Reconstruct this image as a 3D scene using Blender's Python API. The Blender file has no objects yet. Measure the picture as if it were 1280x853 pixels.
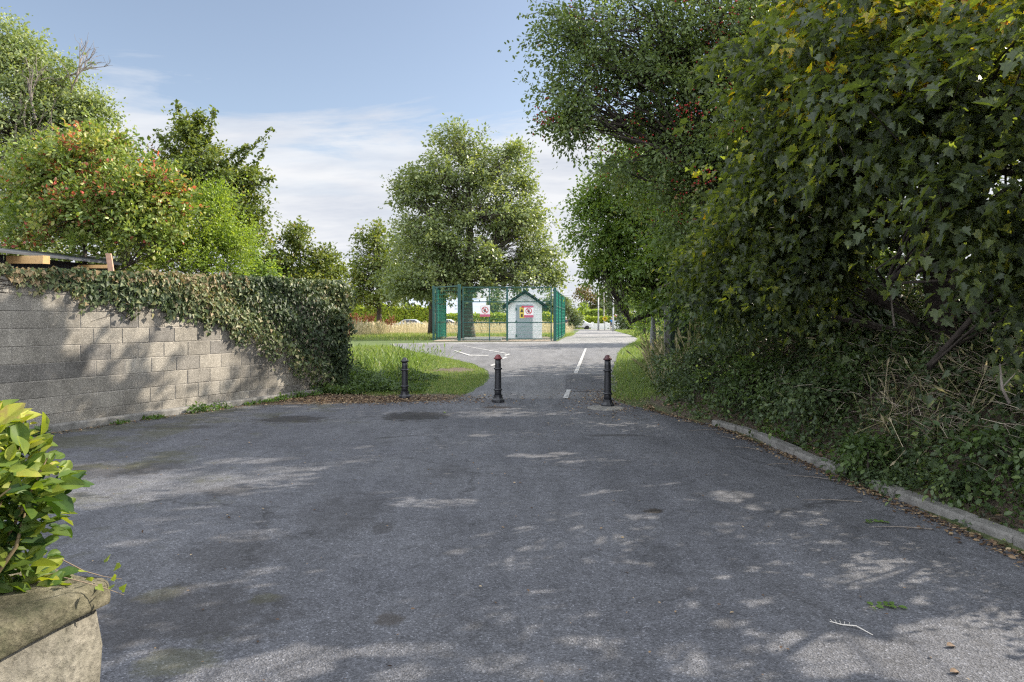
import bpy, math, random
import numpy as np
from mathutils import Vector
random.seed(7); RNG = np.random.default_rng(11)
F = 853.3; H = 1.55
SUN_AZ, SUN_EL = 70.0, 33.0          # azimuth clockwise from +Y
C = bpy.context.scene.collection

# ------------------------------------------------------------------ ground profile
def sst(t):
    t = np.clip(t, 0, 1); return t*t*(3-2*t)
def hprof(y):
    y = np.asarray(y, float)
    a = 0.42*sst((y-14)/22.0)
    b = -0.27*sst((y-38)/55.0)
    return a+b
def kx(y):   # x of the kerb / foot of the right hand bank
    return np.interp(y, [-10, 4, 6.2, 8, 9.6, 10.6, 11.6, 13, 20, 30, 45, 100], [4.3, 3.42, 3.27, 3.17, 3.05, 2.75, 2.45, 2.6, 3.9, 5.6, 8.6, 22])
def hz(x, y):
    x = np.asarray(x, float); y = np.asarray(y, float)
    d = x-kx(y)-0.12
    amp = np.interp(y, [-10, 9, 16, 30, 60], [1.55, 1.55, 1.3, 0.8, 0.0])
    n = 0.05*np.sin(x*2.1+y*1.3)+0.04*np.sin(x*3.7-y*2.9+1)
    bank = amp*np.clip(.75*sst(d/2.4)+.25*sst(d/1.0), 0, 1)+np.where(d > 0.1, n*sst(d/1.0), 0) + np.where(d > 0, 0.05*sst(d/0.15), 0)*(y < 12)
    return hprof(y)+bank
def P(px, py, Y):
    return Vector(((px-640)/F*Y, Y, H-(py-400)/F*Y))
def G(px, py):     # point of the (unbanked) ground seen there
    Y = F*H/(py-400)
    for _ in range(60):
        Y = 0.5*Y+0.5*F*(H-float(hprof(Y)))/(py-400)
    return Vector(((px-640)/F*Y, Y, float(hprof(Y))))

# ------------------------------------------------------------------ helpers
OFF = {}
def tag(o, label=None, cat=None, group=None, kind=None):
    if label: o['label'] = label
    if cat: o['category'] = cat
    if group: o['group'] = group
    if kind: o['kind'] = kind
    return o
def empty(name, loc, label, cat, group=None):
    o = bpy.data.objects.new(name, None); C.objects.link(o)
    o.location = loc; o.empty_display_size = 0.2
    OFF[o] = np.array(loc, float)
    return tag(o, label, cat, group)
def off(parent):
    if parent is None: return np.zeros(3)
    if parent in OFF: return OFF[parent]
    return off(parent.parent)
def link(name, me, mat, parent=None, smooth=False):
    o = bpy.data.objects.new(name, me); C.objects.link(o)
    if mat: me.materials.append(mat)
    if parent: o.parent = parent
    if smooth:
        me.polygons.foreach_set('use_smooth', np.ones(len(me.polygons), bool))
    return o
class MB:
    def __init__(s): s.v = []; s.f = []
    def add(s, vs, fs):
        n = len(s.v); s.v += [tuple(v) for v in vs]; s.f += [tuple(i+n for i in f) for f in fs]
    def box(s, x0, x1, y0, y1, z0, z1):
        s.add([(x0,y0,z0),(x1,y0,z0),(x1,y1,z0),(x0,y1,z0),(x0,y0,z1),(x1,y0,z1),(x1,y1,z1),(x0,y1,z1)],
              [(0,3,2,1),(4,5,6,7),(0,1,5,4),(1,2,6,5),(2,3,7,6),(3,0,4,7)])
    def obox(s, c, ax, ay, az):   # centre and three half-axis vectors
        c, ax, ay, az = map(Vector, (c, ax, ay, az))
        vs = [c+ax*i+ay*j+az*k for k in (-1,1) for (i,j) in ((-1,-1),(1,-1),(1,1),(-1,1))]
        s.add(vs, [(0,3,2,1),(4,5,6,7),(0,1,5,4),(1,2,6,5),(2,3,7,6),(3,0,4,7)])
    def bar(s, a, b, w, h=None):
        a, b = Vector(a), Vector(b); d = b-a
        up = Vector((0,0,1)) if abs(d.normalized().z) < .95 else Vector((0,1,0))
        sd = d.cross(up).normalized(); u = sd.cross(d).normalized()
        s.obox((a+b)/2, sd*w/2, d/2, u*(h or w)/2)
    def tube(s, pts, rad, n=8, cap=True):
        pts = [Vector(p) for p in pts]; m = len(pts); base = len(s.v)
        ref = Vector((1,0,0)) if abs((pts[-1]-pts[0]).normalized().x) < .8 else Vector((0,1,0))
        for i, p in enumerate(pts):
            t = (pts[min(i+1,m-1)]-pts[max(i-1,0)])
            t = t.normalized() if t.length > 1e-9 else Vector((0,0,1))
            a = t.cross(ref).normalized(); b = t.cross(a)
            r = rad[i] if hasattr(rad, '__len__') else rad
            for k in range(n):
                th = 2*math.pi*k/n
                s.v.append(tuple(p+a*(r*math.cos(th))+b*(r*math.sin(th))))
        for i in range(m-1):
            for k in range(n):
                k2 = (k+1) % n
                s.f.append((base+i*n+k, base+i*n+k2, base+(i+1)*n+k2, base+(i+1)*n+k))
        if cap:
            s.f.append(tuple(base+k for k in range(n))[::-1]); s.f.append(tuple(base+(m-1)*n+k for k in range(n)))
    def lathe(s, c, prof, n=24):
        base = len(s.v); c = Vector(c)
        for r, z in prof:
            for k in range(n):
                th = 2*math.pi*k/n; s.v.append((c.x+r*math.cos(th), c.y+r*math.sin(th), c.z+z))
        for i in range(len(prof)-1):
            for k in range(n):
                k2 = (k+1) % n
                s.f.append((base+i*n+k, base+i*n+k2, base+(i+1)*n+k2, base+(i+1)*n+k))
        s.f.append(tuple(base+k for k in range(n))[::-1]); s.f.append(tuple(base+(len(prof)-1)*n+k for k in range(n)))
    def build(s, name, mat, parent=None, smooth=False):
        o3 = off(parent)
        me = bpy.data.meshes.new(name)
        me.from_pydata([(x-o3[0], y-o3[1], z-o3[2]) for x, y, z in s.v], [], s.f)
        me.update()
        return link(name, me, mat, parent, smooth)
def bevel(o, w, seg=2):
    m = o.modifiers.new('bevel', 'BEVEL'); m.width = w; m.segments = seg; m.limit_method = 'ANGLE'
    return o

# ------------------------------------------------------------------ materials
def newmat(name):
    m = bpy.data.materials.new(name); m.use_nodes = True
    nt = m.node_tree; nt.nodes.clear()
    out = nt.nodes.new('ShaderNodeOutputMaterial')
    return m, nt, out
def N(nt, t, **kw):
    n = nt.nodes.new(t)
    for k, v in kw.items():
        if k in ('operation','blend_type','data_type','feature','noise_dimensions','attribute_name','mode','distance','vector_type','bands_direction','wave_type'): setattr(n, k, v)
        else: n.inputs[k].default_value = v
    return n
def ramp(nt, fac, stops, interp='LINEAR'):
    r = nt.nodes.new('ShaderNodeValToRGB'); r.color_ramp.interpolation = interp
    e = r.color_ramp.elements
    while len(e) > 1: e.remove(e[-1])
    e[0].position = stops[0][0]; e[0].color = tuple(stops[0][1])+((1,) if len(stops[0][1]) == 3 else ())
    for p, c in stops[1:]:
        q = e.new(p); q.color = tuple(c)+((1,) if len(c) == 3 else ())
    if fac is not None: nt.links.new(fac, r.inputs[0])
    return r
def g3(v): return (v, v, v)
def plain(name, col, rough=.6, metal=0, var=.18, scale=6, bump=0.0, spec=.5, fine=60):
    m, nt, out = newmat(name); L = nt.links.new
    tc = nt.nodes.new('ShaderNodeTexCoord')
    n = N(nt, 'ShaderNodeTexNoise', Scale=scale, Detail=6.0, Roughness=.65); L(tc.outputs['Object'], n.inputs['Vector'])
    a = [c*(1-var) for c in col]; b = [min(1, c*(1+var)) for c in col]
    r = ramp(nt, n.outputs['Fac'], [(.3, a), (.7, b)])
    p = N(nt, 'ShaderNodeBsdfPrincipled', Roughness=rough, Metallic=metal)
    p.inputs['Specular IOR Level'].default_value = spec
    L(r.outputs[0], p.inputs['Base Color'])
    if bump:
        n2 = N(nt, 'ShaderNodeTexNoise', Scale=fine, Detail=4.0); L(tc.outputs['Object'], n2.inputs['Vector'])
        bm = N(nt, 'ShaderNodeBump', Strength=bump, Distance=.01); L(n2.outputs['Fac'], bm.inputs['Height']); L(bm.outputs[0], p.inputs['Normal'])
    L(p.outputs[0], out.inputs[0])
    return m
def leafmat(name, stops, trans=.35, rough=.5, tr=(1.7,1.6,.5), spec=.35, mott=45.0):
    m, nt, out = newmat(name); L = nt.links.new
    at = nt.nodes.new('ShaderNodeAttribute'); at.attribute_name = 'tint'
    tc = nt.nodes.new('ShaderNodeTexCoord'); nz = N(nt, 'ShaderNodeTexNoise', Scale=mott, Detail=3.0); L(tc.outputs['Object'], nz.inputs['Vector'])
    mr = N(nt, 'ShaderNodeMath', operation='MULTIPLY_ADD'); L(nz.outputs['Fac'], mr.inputs[0]); mr.inputs[1].default_value = .5; mr.inputs[2].default_value = -.25
    ma = N(nt, 'ShaderNodeMath', operation='ADD'); L(mr.outputs[0], ma.inputs[0]); L(at.outputs['Fac'], ma.inputs[1])
    class _A: outputs = {'Fac': ma.outputs[0]}
    at = _A
    r = ramp(nt, at.outputs['Fac'], stops)
    p = N(nt, 'ShaderNodeBsdfPrincipled', Roughness=rough); p.inputs['Specular IOR Level'].default_value = spec
    L(r.outputs[0], p.inputs['Base Color'])
    r2 = ramp(nt, at.outputs['Fac'], [(q, [min(1, c[i]*tr[i]) for i in range(3)]) for q, c in stops])
    t = nt.nodes.new('ShaderNodeBsdfTranslucent'); L(r2.outputs[0], t.inputs['Color'])
    mx = N(nt, 'ShaderNodeMixShader', Fac=trans); L(p.outputs[0], mx.inputs[1]); L(t.outputs[0], mx.inputs[2])
    L(mx.outputs[0], out.inputs[0])
    return m
def barkmat(name, c0, c1, scale=9):
    m, nt, out = newmat(name); L = nt.links.new
    tc = nt.nodes.new('ShaderNodeTexCoord'); mp = nt.nodes.new('ShaderNodeMapping'); mp.inputs['Scale'].default_value = (1, 1, .25)
    L(tc.outputs['Object'], mp.inputs[0])
    n = N(nt, 'ShaderNodeTexNoise', Scale=scale*2, Detail=8.0, Roughness=.7); L(mp.outputs[0], n.inputs['Vector'])
    r = ramp(nt, n.outputs['Fac'], [(.35, c0), (.65, c1)])
    p = N(nt, 'ShaderNodeBsdfPrincipled', Roughness=.9); L(r.outputs[0], p.inputs['Base Color'])
    b = N(nt, 'ShaderNodeBump', Strength=.8, Distance=.03); L(n.outputs['Fac'], b.inputs['Height']); L(b.outputs[0], p.inputs['Normal'])
    L(p.outputs[0], out.inputs[0]); return m

# ------------------------------------------------------------------ leaves
def tmpl(half, fold=.12, curl=-.08):
    """half outline from base to tip -> two polygons folded on the midrib"""
    vs = [(x, y, abs(x)*fold+curl*y*y) for x, y in half]
    n = len(half); vs += [(-x, y, abs(x)*fold+curl*y*y) for x, y in half[1:-1]]
    return np.array(vs, float), [list(range(n)), [0, n-1]+list(range(n, 2*n-2))[::-1]]
T_OVAL = tmpl([(0,0),(.24,.3),(.25,.65),(0,1)], .25)
T_OVAL2 = tmpl([(0,0),(.03,.05),(.15,.16),(.25,.32),(.28,.48),(.26,.66),(.18,.83),(.07,.95),(0,1)], .5, -.28)
T_OVAL2[0][:, 2] += .035*np.sin(T_OVAL2[0][:, 1]*13+T_OVAL2[0][:, 0]*4)*np.abs(T_OVAL2[0][:, 0])/.28
T_MAPLE = tmpl([(0,0),(.14,-.1),(.40,-.03),(.31,.16),(.60,.34),(.40,.42),(.38,.64),(.17,.62),(.14,.84),(0,1)], .45, -.4)
T_IVY = tmpl([(0,0),(.2,-.14),(.46,.12),(.30,.38),(0,1)], .25)
T_QUAD = (np.array([(0,0,0),(.34,.45,.07),(0,1,-.05),(-.34,.45,.07)], float), [[0,1,2,3]])
T_OAK = tmpl([(0,0),(.12,.2),(.3,.35),(.2,.5),(.33,.7),(.12,.95),(0,1)], .2)
T_BLADE = (np.array([(-.035,0,0),(.035,0,0),(.028,.55,.08),(-.028,.55,.08),(0,1,.34)], float), [[0,1,2,3],[3,2,4]])
T_STALK = (np.array([(-.008,0,0),(.008,0,0),(.007,.75,.06),(-.007,.75,.06),(.028,.85,.1),(-.028,.85,.1),(0,1,.17)], float), [[0,1,2,3],[3,2,4,6,5]])
T_TWIG = (np.array([(-.007,0,0),(.006,0,0),(.006,0,.012),(-.006,0,.012),(-.004,.5,.05),(.004,.5,.05),(.004,.5,.062),(-.004,.5,.062),(0,1,.0)], float),
          [[0,1,5,4],[1,2,6,5],[2,3,7,6],[3,0,4,7],[4,5,8],[5,6,8],[6,7,8],[7,4,8]])
def nrm(a):
    return a/np.maximum(np.linalg.norm(a, axis=-1, keepdims=True), 1e-9)
def leaves(name, T, pos, d, n, size, tint, mat, parent=None, smooth=False):
    tv, tf = T; K = len(tv); Nn = len(pos)
    d = nrm(d); n = n-(n*d).sum(1, keepdims=True)*d; n = nrm(n); s = np.cross(d, n)
    sz = np.broadcast_to(np.asarray(size, float), (Nn,))[:, None, None]
    V = tv[None, :, 0:1]*s[:, None, :]+tv[None, :, 1:2]*d[:, None, :]+tv[None, :, 2:3]*n[:, None, :]
    V = (V*sz+pos[:, None, :]-off(parent)).reshape(-1, 3)
    ln = np.array([len(f) for f in tf]); fl = np.concatenate([np.array(f) for f in tf])
    loops = (fl[None, :]+(np.arange(Nn)*K)[:, None]).ravel()
    tot = np.tile(ln, Nn); start = np.concatenate([[0], np.cumsum(tot)[:-1]])
    me = bpy.data.meshes.new(name)
    me.vertices.add(len(V)); me.vertices.foreach_set('co', V.ravel().astype(np.float32))
    me.loops.add(len(loops)); me.loops.foreach_set('vertex_index', loops.astype(np.int32))
    me.polygons.add(len(tot)); me.polygons.foreach_set('loop_start', start.astype(np.int32)); me.polygons.foreach_set('loop_total', tot.astype(np.int32))
    me.update(calc_edges=True)
    a = me.attributes.new('tint', 'FLOAT', 'POINT'); a.data.foreach_set('value', np.repeat(np.clip(tint, 0, 1), K).astype(np.float32))
    return link(name, me, mat, parent, smooth)
def rdir(n, rng=RNG):
    return nrm(rng.normal(size=(n, 3)))

def crown_points(lobes, rng, tone=None):
    """lobes: (centre, (rx,ry,rz), clumps) -> clump centres with outward directions"""
    cs, out = [], []
    for c, r, k in lobes:
        u = rdir(k, rng); rad = rng.random(k)**.42
        cs.append(np.array(c)[None]+u*rad[:, None]*np.array(r)[None]); out.append(u)
    return np.concatenate(cs), np.concatenate(out)
def tree(name, label, cat, base, trunk, lobes, leafm, barkm, T=T_OVAL, per=60, rc=.45, size=.09, seed=1, flat=.6, droop=.25,
         group=None, up=.8, limb_r=.35, tintf=None, branch=True, limbk=.62, bside=5, lift=.1, gaps=None, clear=()):
    if gaps is None: gaps = base[0] > 2 and base[1] < 25
    rng = np.random.default_rng(seed); base = Vector(base)
    root = empty(name, base, label, cat, group)
    mb = MB(); tp = [base+Vector((0,0,-.2))]+[Vector(p) for p, r in trunk]; tr = [trunk[0][1]*1.5]+[r for p, r in trunk]
    # smooth the trunk with intermediate wobble
    mb.tube(tp, tr, 12)
    lc, outd = crown_points(lobes, rng)
    k0 = 0; tpa = [Vector(p) for p, r in trunk]; tra = [r for p, r in trunk]
    for c, r, k in lobes:
        c = Vector(c)
        j = min(range(len(tpa)), key=lambda i: (tpa[i]-c).length+max(0, tpa[i].z-c.z+.3*max(r))*3)
        a = tpa[j]; ra = tra[j]*limbk
        mid = a.lerp(c, .5)+Vector(rng.normal(size=3)*.12*(c-a).length); mid.z -= .05*(c-a).length
        limb = [a, a.lerp(mid, .55), mid, mid.lerp(c, .6), c]
        if branch:
            mb.tube(limb, [ra, ra*.8, ra*.62, ra*.45, ra*.25], 7)
            for i in range(k0, k0+k):
                q = Vector(lc[i]); t = limb[1+int(rng.integers(0, 4))]
                L = (q-t).length
                m2 = t.lerp(q, .5)+Vector(rng.normal(size=3)*.1*L)+Vector((0,0,.05*L))
                rr = max(.006, min(ra*.3, .011*L+.004))
                mb.tube([t, m2, q], [rr, rr*.6, rr*.2], bside, cap=False)
        k0 += k
    mb.build('trunk', barkm, root, True)
    # leaves
    M = len(lc); cnt = rng.poisson(per, M); idx = np.repeat(np.arange(M), cnt); n = len(idx)
    rcs = rc*(.6+.8*rng.random(M))
    KT = 9; tw = outd[:, None, :]*.55+rng.normal(size=(M, KT, 3))*np.array([.75,.75,.6*flat])+np.array([0,0,lift]); tw = nrm(tw)
    tl = .6+.8*rng.random((M, KT)); ti_ = rng.integers(0, KT, n)
    td = tw[idx, ti_]; tt = rng.random(n)**.75; ln_ = tl[idx, ti_]*rcs[idx]*1.25
    side = nrm(np.cross(td, rng.normal(size=(n, 3))))
    pos = lc[idx]-outd[idx]*(rcs[idx]*.35)[:, None]+td*(tt*ln_)[:, None]+side*(rng.random(n)*.11*rc+size*.3)[:, None]
    pos[:, 2] -= droop*ln_*tt*tt
    d = nrm(td*.7+side*.8+np.array([0,0,-droop*.9])+rng.normal(size=(n, 3))*.3)
    nn = np.array([0,0,up])+rng.normal(size=(n, 3))*.4+outd[idx]*.3
    ct = rng.normal(size=M)*.13
    tint = .45+ct[idx]+rng.normal(size=n)*.13
    if tintf is not None: tint = tintf(pos, tint, rng, idx)
    sz = size*(.55+.9*rng.random(n))
    for c_, r_ in clear:
        k_ = (((pos-np.array(c_))/np.array(r_))**2).sum(1) > 1; pos, d, nn, sz, tint = pos[k_], d[k_], nn[k_], sz[k_], tint[k_]
    if gaps:
        k_ = sunlit_gaps(pos+d*(sz*.5)[:, None]); pos, d, nn, sz, tint = pos[k_], d[k_], nn[k_], sz[k_], tint[k_]
    leaves('crown', T, pos, d, nn, sz, tint, leafm, root)
    return root
def lobe(px, py, Y, rx, rz, k, ry=None):
    """a lobe seen round that pixel at depth Y, radii in metres"""
    return (P(px, py, Y), (rx, ry or rx, rz), k)

# ------------------------------------------------------------------ world, sun, camera
sc = bpy.context.scene
w = bpy.data.worlds.new('World'); sc.world = w; w.use_nodes = True
nt = w.node_tree; nt.nodes.clear(); L = nt.links.new
out = nt.nodes.new('ShaderNodeOutputWorld'); bg = nt.nodes.new('ShaderNodeBackground'); bg.inputs['Strength'].default_value = .13
sky = nt.nodes.new('ShaderNodeTexSky'); sky.sky_type = 'NISHITA'; sky.sun_disc = False
sky.sun_elevation = math.radians(SUN_EL); sky.sun_rotation = math.radians(SUN_AZ); sky.air_density = 1.0; sky.dust_density = 1.2; sky.ozone_density = 1.0
tc = nt.nodes.new('ShaderNodeTexCoord'); sp = nt.nodes.new('ShaderNodeSeparateXYZ'); L(tc.outputs['Generated'], sp.inputs[0])
den = N(nt, 'ShaderNodeMath', operation='ADD'); L(sp.outputs['Z'], den.inputs[0]); den.inputs[1].default_value = .22
dn = N(nt, 'ShaderNodeMath', operation='MAXIMUM'); L(den.outputs[0], dn.inputs[0]); dn.inputs[1].default_value = .05
def div(o_):
    q = N(nt, 'ShaderNodeMath', operation='DIVIDE'); L(o_, q.inputs[0]); L(dn.outputs[0], q.inputs[1]); return q.outputs[0]
cb = nt.nodes.new('ShaderNodeCombineXYZ'); L(div(sp.outputs['X']), cb.inputs[0]); L(div(sp.outputs['Y']), cb.inputs[1])
mp = nt.nodes.new('ShaderNodeMapping'); mp.inputs['Scale'].default_value = (.8, 1.9, 1); mp.inputs['Rotation'].default_value = (0, 0, math.radians(14)); mp.inputs['Location'].default_value = (3.1, 1.7, 0)
L(cb.outputs[0], mp.inputs[0])
n1 = N(nt, 'ShaderNodeTexNoise', Scale=1.1, Detail=10.0, Roughness=.62, Distortion=.6); L(mp.outputs[0], n1.inputs['Vector'])
# more cloud low in the sky, clear blue above
low = ramp(nt, sp.outputs['Z'], [(.0, g3(.85)), (.1, g3(.72)), (.17, g3(.60)), (.235, g3(.47)), (.265, g3(.30)), (.31, g3(.15)), (.4, g3(.09)), (.55, g3(.3)), (1, g3(.5))])
ad = N(nt, 'ShaderNodeMath', operation='ADD'); L(n1.outputs['Fac'], ad.inputs[0])
bk0 = N(nt, 'ShaderNodeMath', operation='MULTIPLY_ADD'); L(sp.outputs['Y'], bk0.inputs[0]); bk0.inputs[1].default_value = -.35; bk0.inputs[2].default_value = .265; bk0.use_clamp = True
lo2 = N(nt, 'ShaderNodeMath', operation='ADD'); L(low.outputs[0], lo2.inputs[0]); L(bk0.outputs[0], lo2.inputs[1]); L(lo2.outputs[0], ad.inputs[1])
cr = ramp(nt, ad.outputs[0], [(.74, g3(0)), (.86, g3(.75)), (1.0, g3(1))])
n2 = N(nt, 'ShaderNodeTexNoise', Scale=2.3, Detail=6.0, Roughness=.6); L(mp.outputs[0], n2.inputs['Vector'])
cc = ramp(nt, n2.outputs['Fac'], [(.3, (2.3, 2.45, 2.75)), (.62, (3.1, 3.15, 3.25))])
# unseen brighter cloud added overhead and behind the viewpoint to fill the shade
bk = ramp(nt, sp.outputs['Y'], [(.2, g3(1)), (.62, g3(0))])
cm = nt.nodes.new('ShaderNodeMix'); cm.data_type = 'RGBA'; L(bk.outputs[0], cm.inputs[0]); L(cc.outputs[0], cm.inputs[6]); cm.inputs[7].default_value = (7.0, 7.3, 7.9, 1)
mx = nt.nodes.new('ShaderNodeMix'); mx.data_type = 'RGBA'
L(cr.outputs[0], mx.inputs[0])
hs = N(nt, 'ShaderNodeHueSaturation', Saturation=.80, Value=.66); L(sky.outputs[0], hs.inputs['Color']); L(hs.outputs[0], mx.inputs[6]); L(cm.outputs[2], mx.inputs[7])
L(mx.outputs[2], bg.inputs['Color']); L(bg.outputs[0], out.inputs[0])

sd = bpy.data.lights.new('sun', 'SUN'); sd.energy = 4.6; sd.angle = math.radians(.45); sd.color = (1, .90, .76)
so = bpy.data.objects.new('sun', sd); C.objects.link(so)
az, el = math.radians(SUN_AZ), math.radians(SUN_EL)
sdir = Vector((math.sin(az)*math.cos(el), math.cos(az)*math.cos(el), math.sin(el)))
so.rotation_euler = sdir.to_track_quat('Z', 'Y').to_euler()
so.location = (30, 10, 30)

cd = bpy.data.cameras.new('camera'); cam = bpy.data.objects.new('camera', cd); C.objects.link(cam)
cam.location = (0, 0, H); cam.rotation_euler = (math.radians(90), 0, 0)
cd.lens = 24; cd.sensor_width = 36; cd.shift_y = -26.5/1280; cd.clip_start = .05; cd.clip_end = 3000
sc.camera = cam
sc.view_settings.view_transform = 'Standard'; sc.view_settings.look = 'None'; sc.view_settings.exposure = 1.2; sc.view_settings.gamma = 1
sc.cycles.use_denoising = False
sc.cycles.filter_width = 1.25
sc.cycles.max_bounces = 8; sc.cycles.diffuse_bounces = 4; sc.cycles.transmission_bounces = 6; sc.cycles.transparent_max_bounces = 8
sc.cycles.sample_clamp_indirect = 6

# ------------------------------------------------------------------ ground materials
def asphalt(name, c0, c1, stains, moss=False, light=(.3,.29,.27)):
    m, nt, out = newmat(name); L = nt.links.new
    tc = nt.nodes.new('ShaderNodeTexCoord'); v = tc.outputs['Object']
    big = N(nt, 'ShaderNodeTexNoise', Scale=.55, Detail=6.0, Roughness=.6); L(v, big.inputs['Vector'])
    base = ramp(nt, big.outputs['Fac'], [(.3, c0), (.7, c1)])
    col = base.outputs[0]
    def mix(fac, a, b, mode='MIX', f=None):
        q = nt.nodes.new('ShaderNodeMix'); q.data_type = 'RGBA'; q.blend_type = mode
        if fac is not None: L(fac, q.inputs[0])
        else: q.inputs[0].default_value = f
        if isinstance(a, tuple): q.inputs[6].default_value = a+(1,)
        else: L(a, q.inputs[6])
        if isinstance(b, tuple): q.inputs[7].default_value = b+(1,)
        else: L(b, q.inputs[7])
        return q.outputs[2]
    # aggregate stones
    vo = N(nt, 'ShaderNodeTexVoronoi', Scale=115.0); L(v, vo.inputs['Vector'])
    sep = nt.nodes.new('ShaderNodeSeparateColor'); L(vo.outputs['Color'], sep.inputs[0])
    ag = ramp(nt, sep.outputs[0], [(0, g3(.5)), (.5, g3(.92)), (.88, g3(1.2)), (.96, g3(1.6)), (1, g3(2.3))])
    col = mix(None, col, ag.outputs[0], 'MULTIPLY', .85)
    fine = N(nt, 'ShaderNodeTexNoise', Scale=9.0, Detail=8.0, Roughness=.75); L(v, fine.inputs['Vector'])
    fr = ramp(nt, fine.outputs['Fac'], [(.32, g3(.62)), (.5, g3(1)), (.7, g3(1.22))])
    col = mix(None, col, fr.outputs[0], 'MULTIPLY', .8)
    # long faint rolling streaks
    mp = nt.nodes.new('ShaderNodeMapping'); mp.inputs['Scale'].default_value = (2.2, .35, 1); mp.inputs['Rotation'].default_value = (0,0,.15); L(v, mp.inputs[0])
    st = N(nt, 'ShaderNodeTexNoise', Scale=1.3, Detail=5.0, Roughness=.6); L(mp.outputs[0], st.inputs['Vector'])
    sr = ramp(nt, st.outputs['Fac'], [(.35, g3(.80)), (.65, g3(1.14))])
    col = mix(None, col, sr.outputs[0], 'MULTIPLY', .8)
    wob = N(nt, 'ShaderNodeTexNoise', Scale=5.0, Detail=9.0, Roughness=.78); L(v, wob.inputs['Vector'])
    for (x, y, rx, ry, amt, c) in stains:
        mp = nt.nodes.new('ShaderNodeMapping'); mp.vector_type = 'POINT'
        mp.inputs['Scale'].default_value = (1/rx, 1/ry, 0); mp.inputs['Location'].default_value = (-x/rx, -y/ry, 0); L(v, mp.inputs[0])
        ln = N(nt, 'ShaderNodeVectorMath', operation='LENGTH'); L(mp.outputs[0], ln.inputs[0])
        a = N(nt, 'ShaderNodeMath', operation='MULTIPLY_ADD'); L(wob.outputs['Fac'], a.inputs[0]); a.inputs[1].default_value = 2.2; L(ln.outputs['Value'], a.inputs[2])
        r = ramp(nt, None, [(.0, g3(amt)), (.58, g3(amt*.95)), (.70, g3(0))]);
        hf = N(nt, 'ShaderNodeMath', operation='MULTIPLY'); L(a.outputs[0], hf.inputs[0]); hf.inputs[1].default_value = .36; L(hf.outputs[0], r.inputs[0])
        col = mix(r.outputs[0], col, c)
    if moss:
        n5 = N(nt, 'ShaderNodeTexNoise', Scale=1.1, Detail=9.0, Roughness=.75); L(v, n5.inputs['Vector'])
        s5 = nt.nodes.new('ShaderNodeSeparateXYZ'); L(v, s5.inputs[0])
        md = N(nt, 'ShaderNodeMath', operation='MULTIPLY_ADD'); L(s5.outputs['X'], md.inputs[0]); md.inputs[1].default_value = -.045; L(n5.outputs['Fac'], md.inputs[2])
        r5 = ramp(nt, md.outputs[0], [(.68, g3(0)), (.80, g3(.55))])
        col = mix(r5.outputs[0], col, (.06, .06, .025))
    dv_ = N(nt, 'ShaderNodeVectorMath', operation='MULTIPLY_ADD'); L(wob.outputs['Color'], dv_.inputs[0]); dv_.inputs[1].default_value = (.55,.55,0); L(v, dv_.inputs[2])
    ck = N(nt, 'ShaderNodeTexVoronoi', feature='DISTANCE_TO_EDGE', Scale=.42); L(dv_.outputs[0], ck.inputs['Vector'])
    ckr = ramp(nt, ck.outputs['Distance'], [(0, g3(.75)), (.004, g3(.5)), (.008, g3(0))])
    cm_ = ramp(nt, big.outputs['Fac'], [(.47, g3(0)), (.56, g3(1))])
    cf = N(nt, 'ShaderNodeMath', operation='MULTIPLY'); L(ckr.outputs[0], cf.inputs[0]); L(cm_.outputs[0], cf.inputs[1])
    col = mix(cf.outputs[0], col, (.03,.03,.032))
    # worn pale and dark blotches
    bl = N(nt, 'ShaderNodeTexNoise', Scale=1.7, Detail=10.0, Roughness=.78, Distortion=.6); L(v, bl.inputs['Vector'])
    blr = ramp(nt, bl.outputs['Fac'], [(.34, g3(.55)), (.45, g3(.95)), (.56, g3(1.0)), (.68, g3(1.3))])
    col = mix(None, col, blr.outputs[0], 'MULTIPLY', .75)
    p = N(nt, 'ShaderNodeBsdfPrincipled', Roughness=.85); p.inputs['Specular IOR Level'].default_value = .35
    L(col, p.inputs['Base Color'])
    b1 = N(nt, 'ShaderNodeBump', Strength=.9, Distance=.006); L(vo.outputs['Distance'], b1.inputs['Height'])
    b2 = N(nt, 'ShaderNodeBump', Strength=.5, Distance=.02); L(fine.outputs['Fac'], b2.inputs['Height']); L(b1.outputs[0], b2.inputs['Normal']); L(b2.outputs[0], p.inputs['Normal'])
    L(p.outputs[0], out.inputs[0])
    return m
def gst(px, py, rx, ry, amt, c=(.022,.020,.019)):
    g = G(px, py); return (g.x, g.y, rx, ry, amt, c)
stains = [gst(518,521,.8,.75,.9,(.016,.015,.015)), gst(365,525,.75,.55,.85), gst(225,535,.8,.25,.5), gst(195,585,.45,.5,.5), gst(120,590,.8,.5,.55),
          gst(820,640,.12,.1,1,(.02,.016,.013)), gst(488,776,.13,.1,.6,(.04,.032,.024)), gst(622,510,.35,.22,.8,(.05,.035,.025)),
          gst(478,662,.1,.22,.5), gst(285,615,.35,.3,.5), gst(200,745,.16,.14,.4,(.10,.095,.03)), gst(330,750,.1,.1,.45,(.09,.09,.03)),
          gst(215,830,.25,.2,.4,(.08,.08,.025)), gst(770,545,.5,.14,.6), gst(230,770,.75,.55,.55), gst(430,640,.5,.9,.3), gst(300,690,.5,.5,.35), gst(560,590,.3,.5,.25)]
M_road = asphalt('tarmac_dark', (.082,.085,.097), (.116,.119,.130), stains, True)
M_path = asphalt('tarmac_grey', (.125,.128,.138), (.165,.165,.17), [], False)
M_patch = asphalt('tarmac_patch', (.08,.082,.09), (.11,.11,.118), [])
M_far = asphalt('tarmac_pale', (.2,.2,.2), (.26,.255,.25), [])

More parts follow.
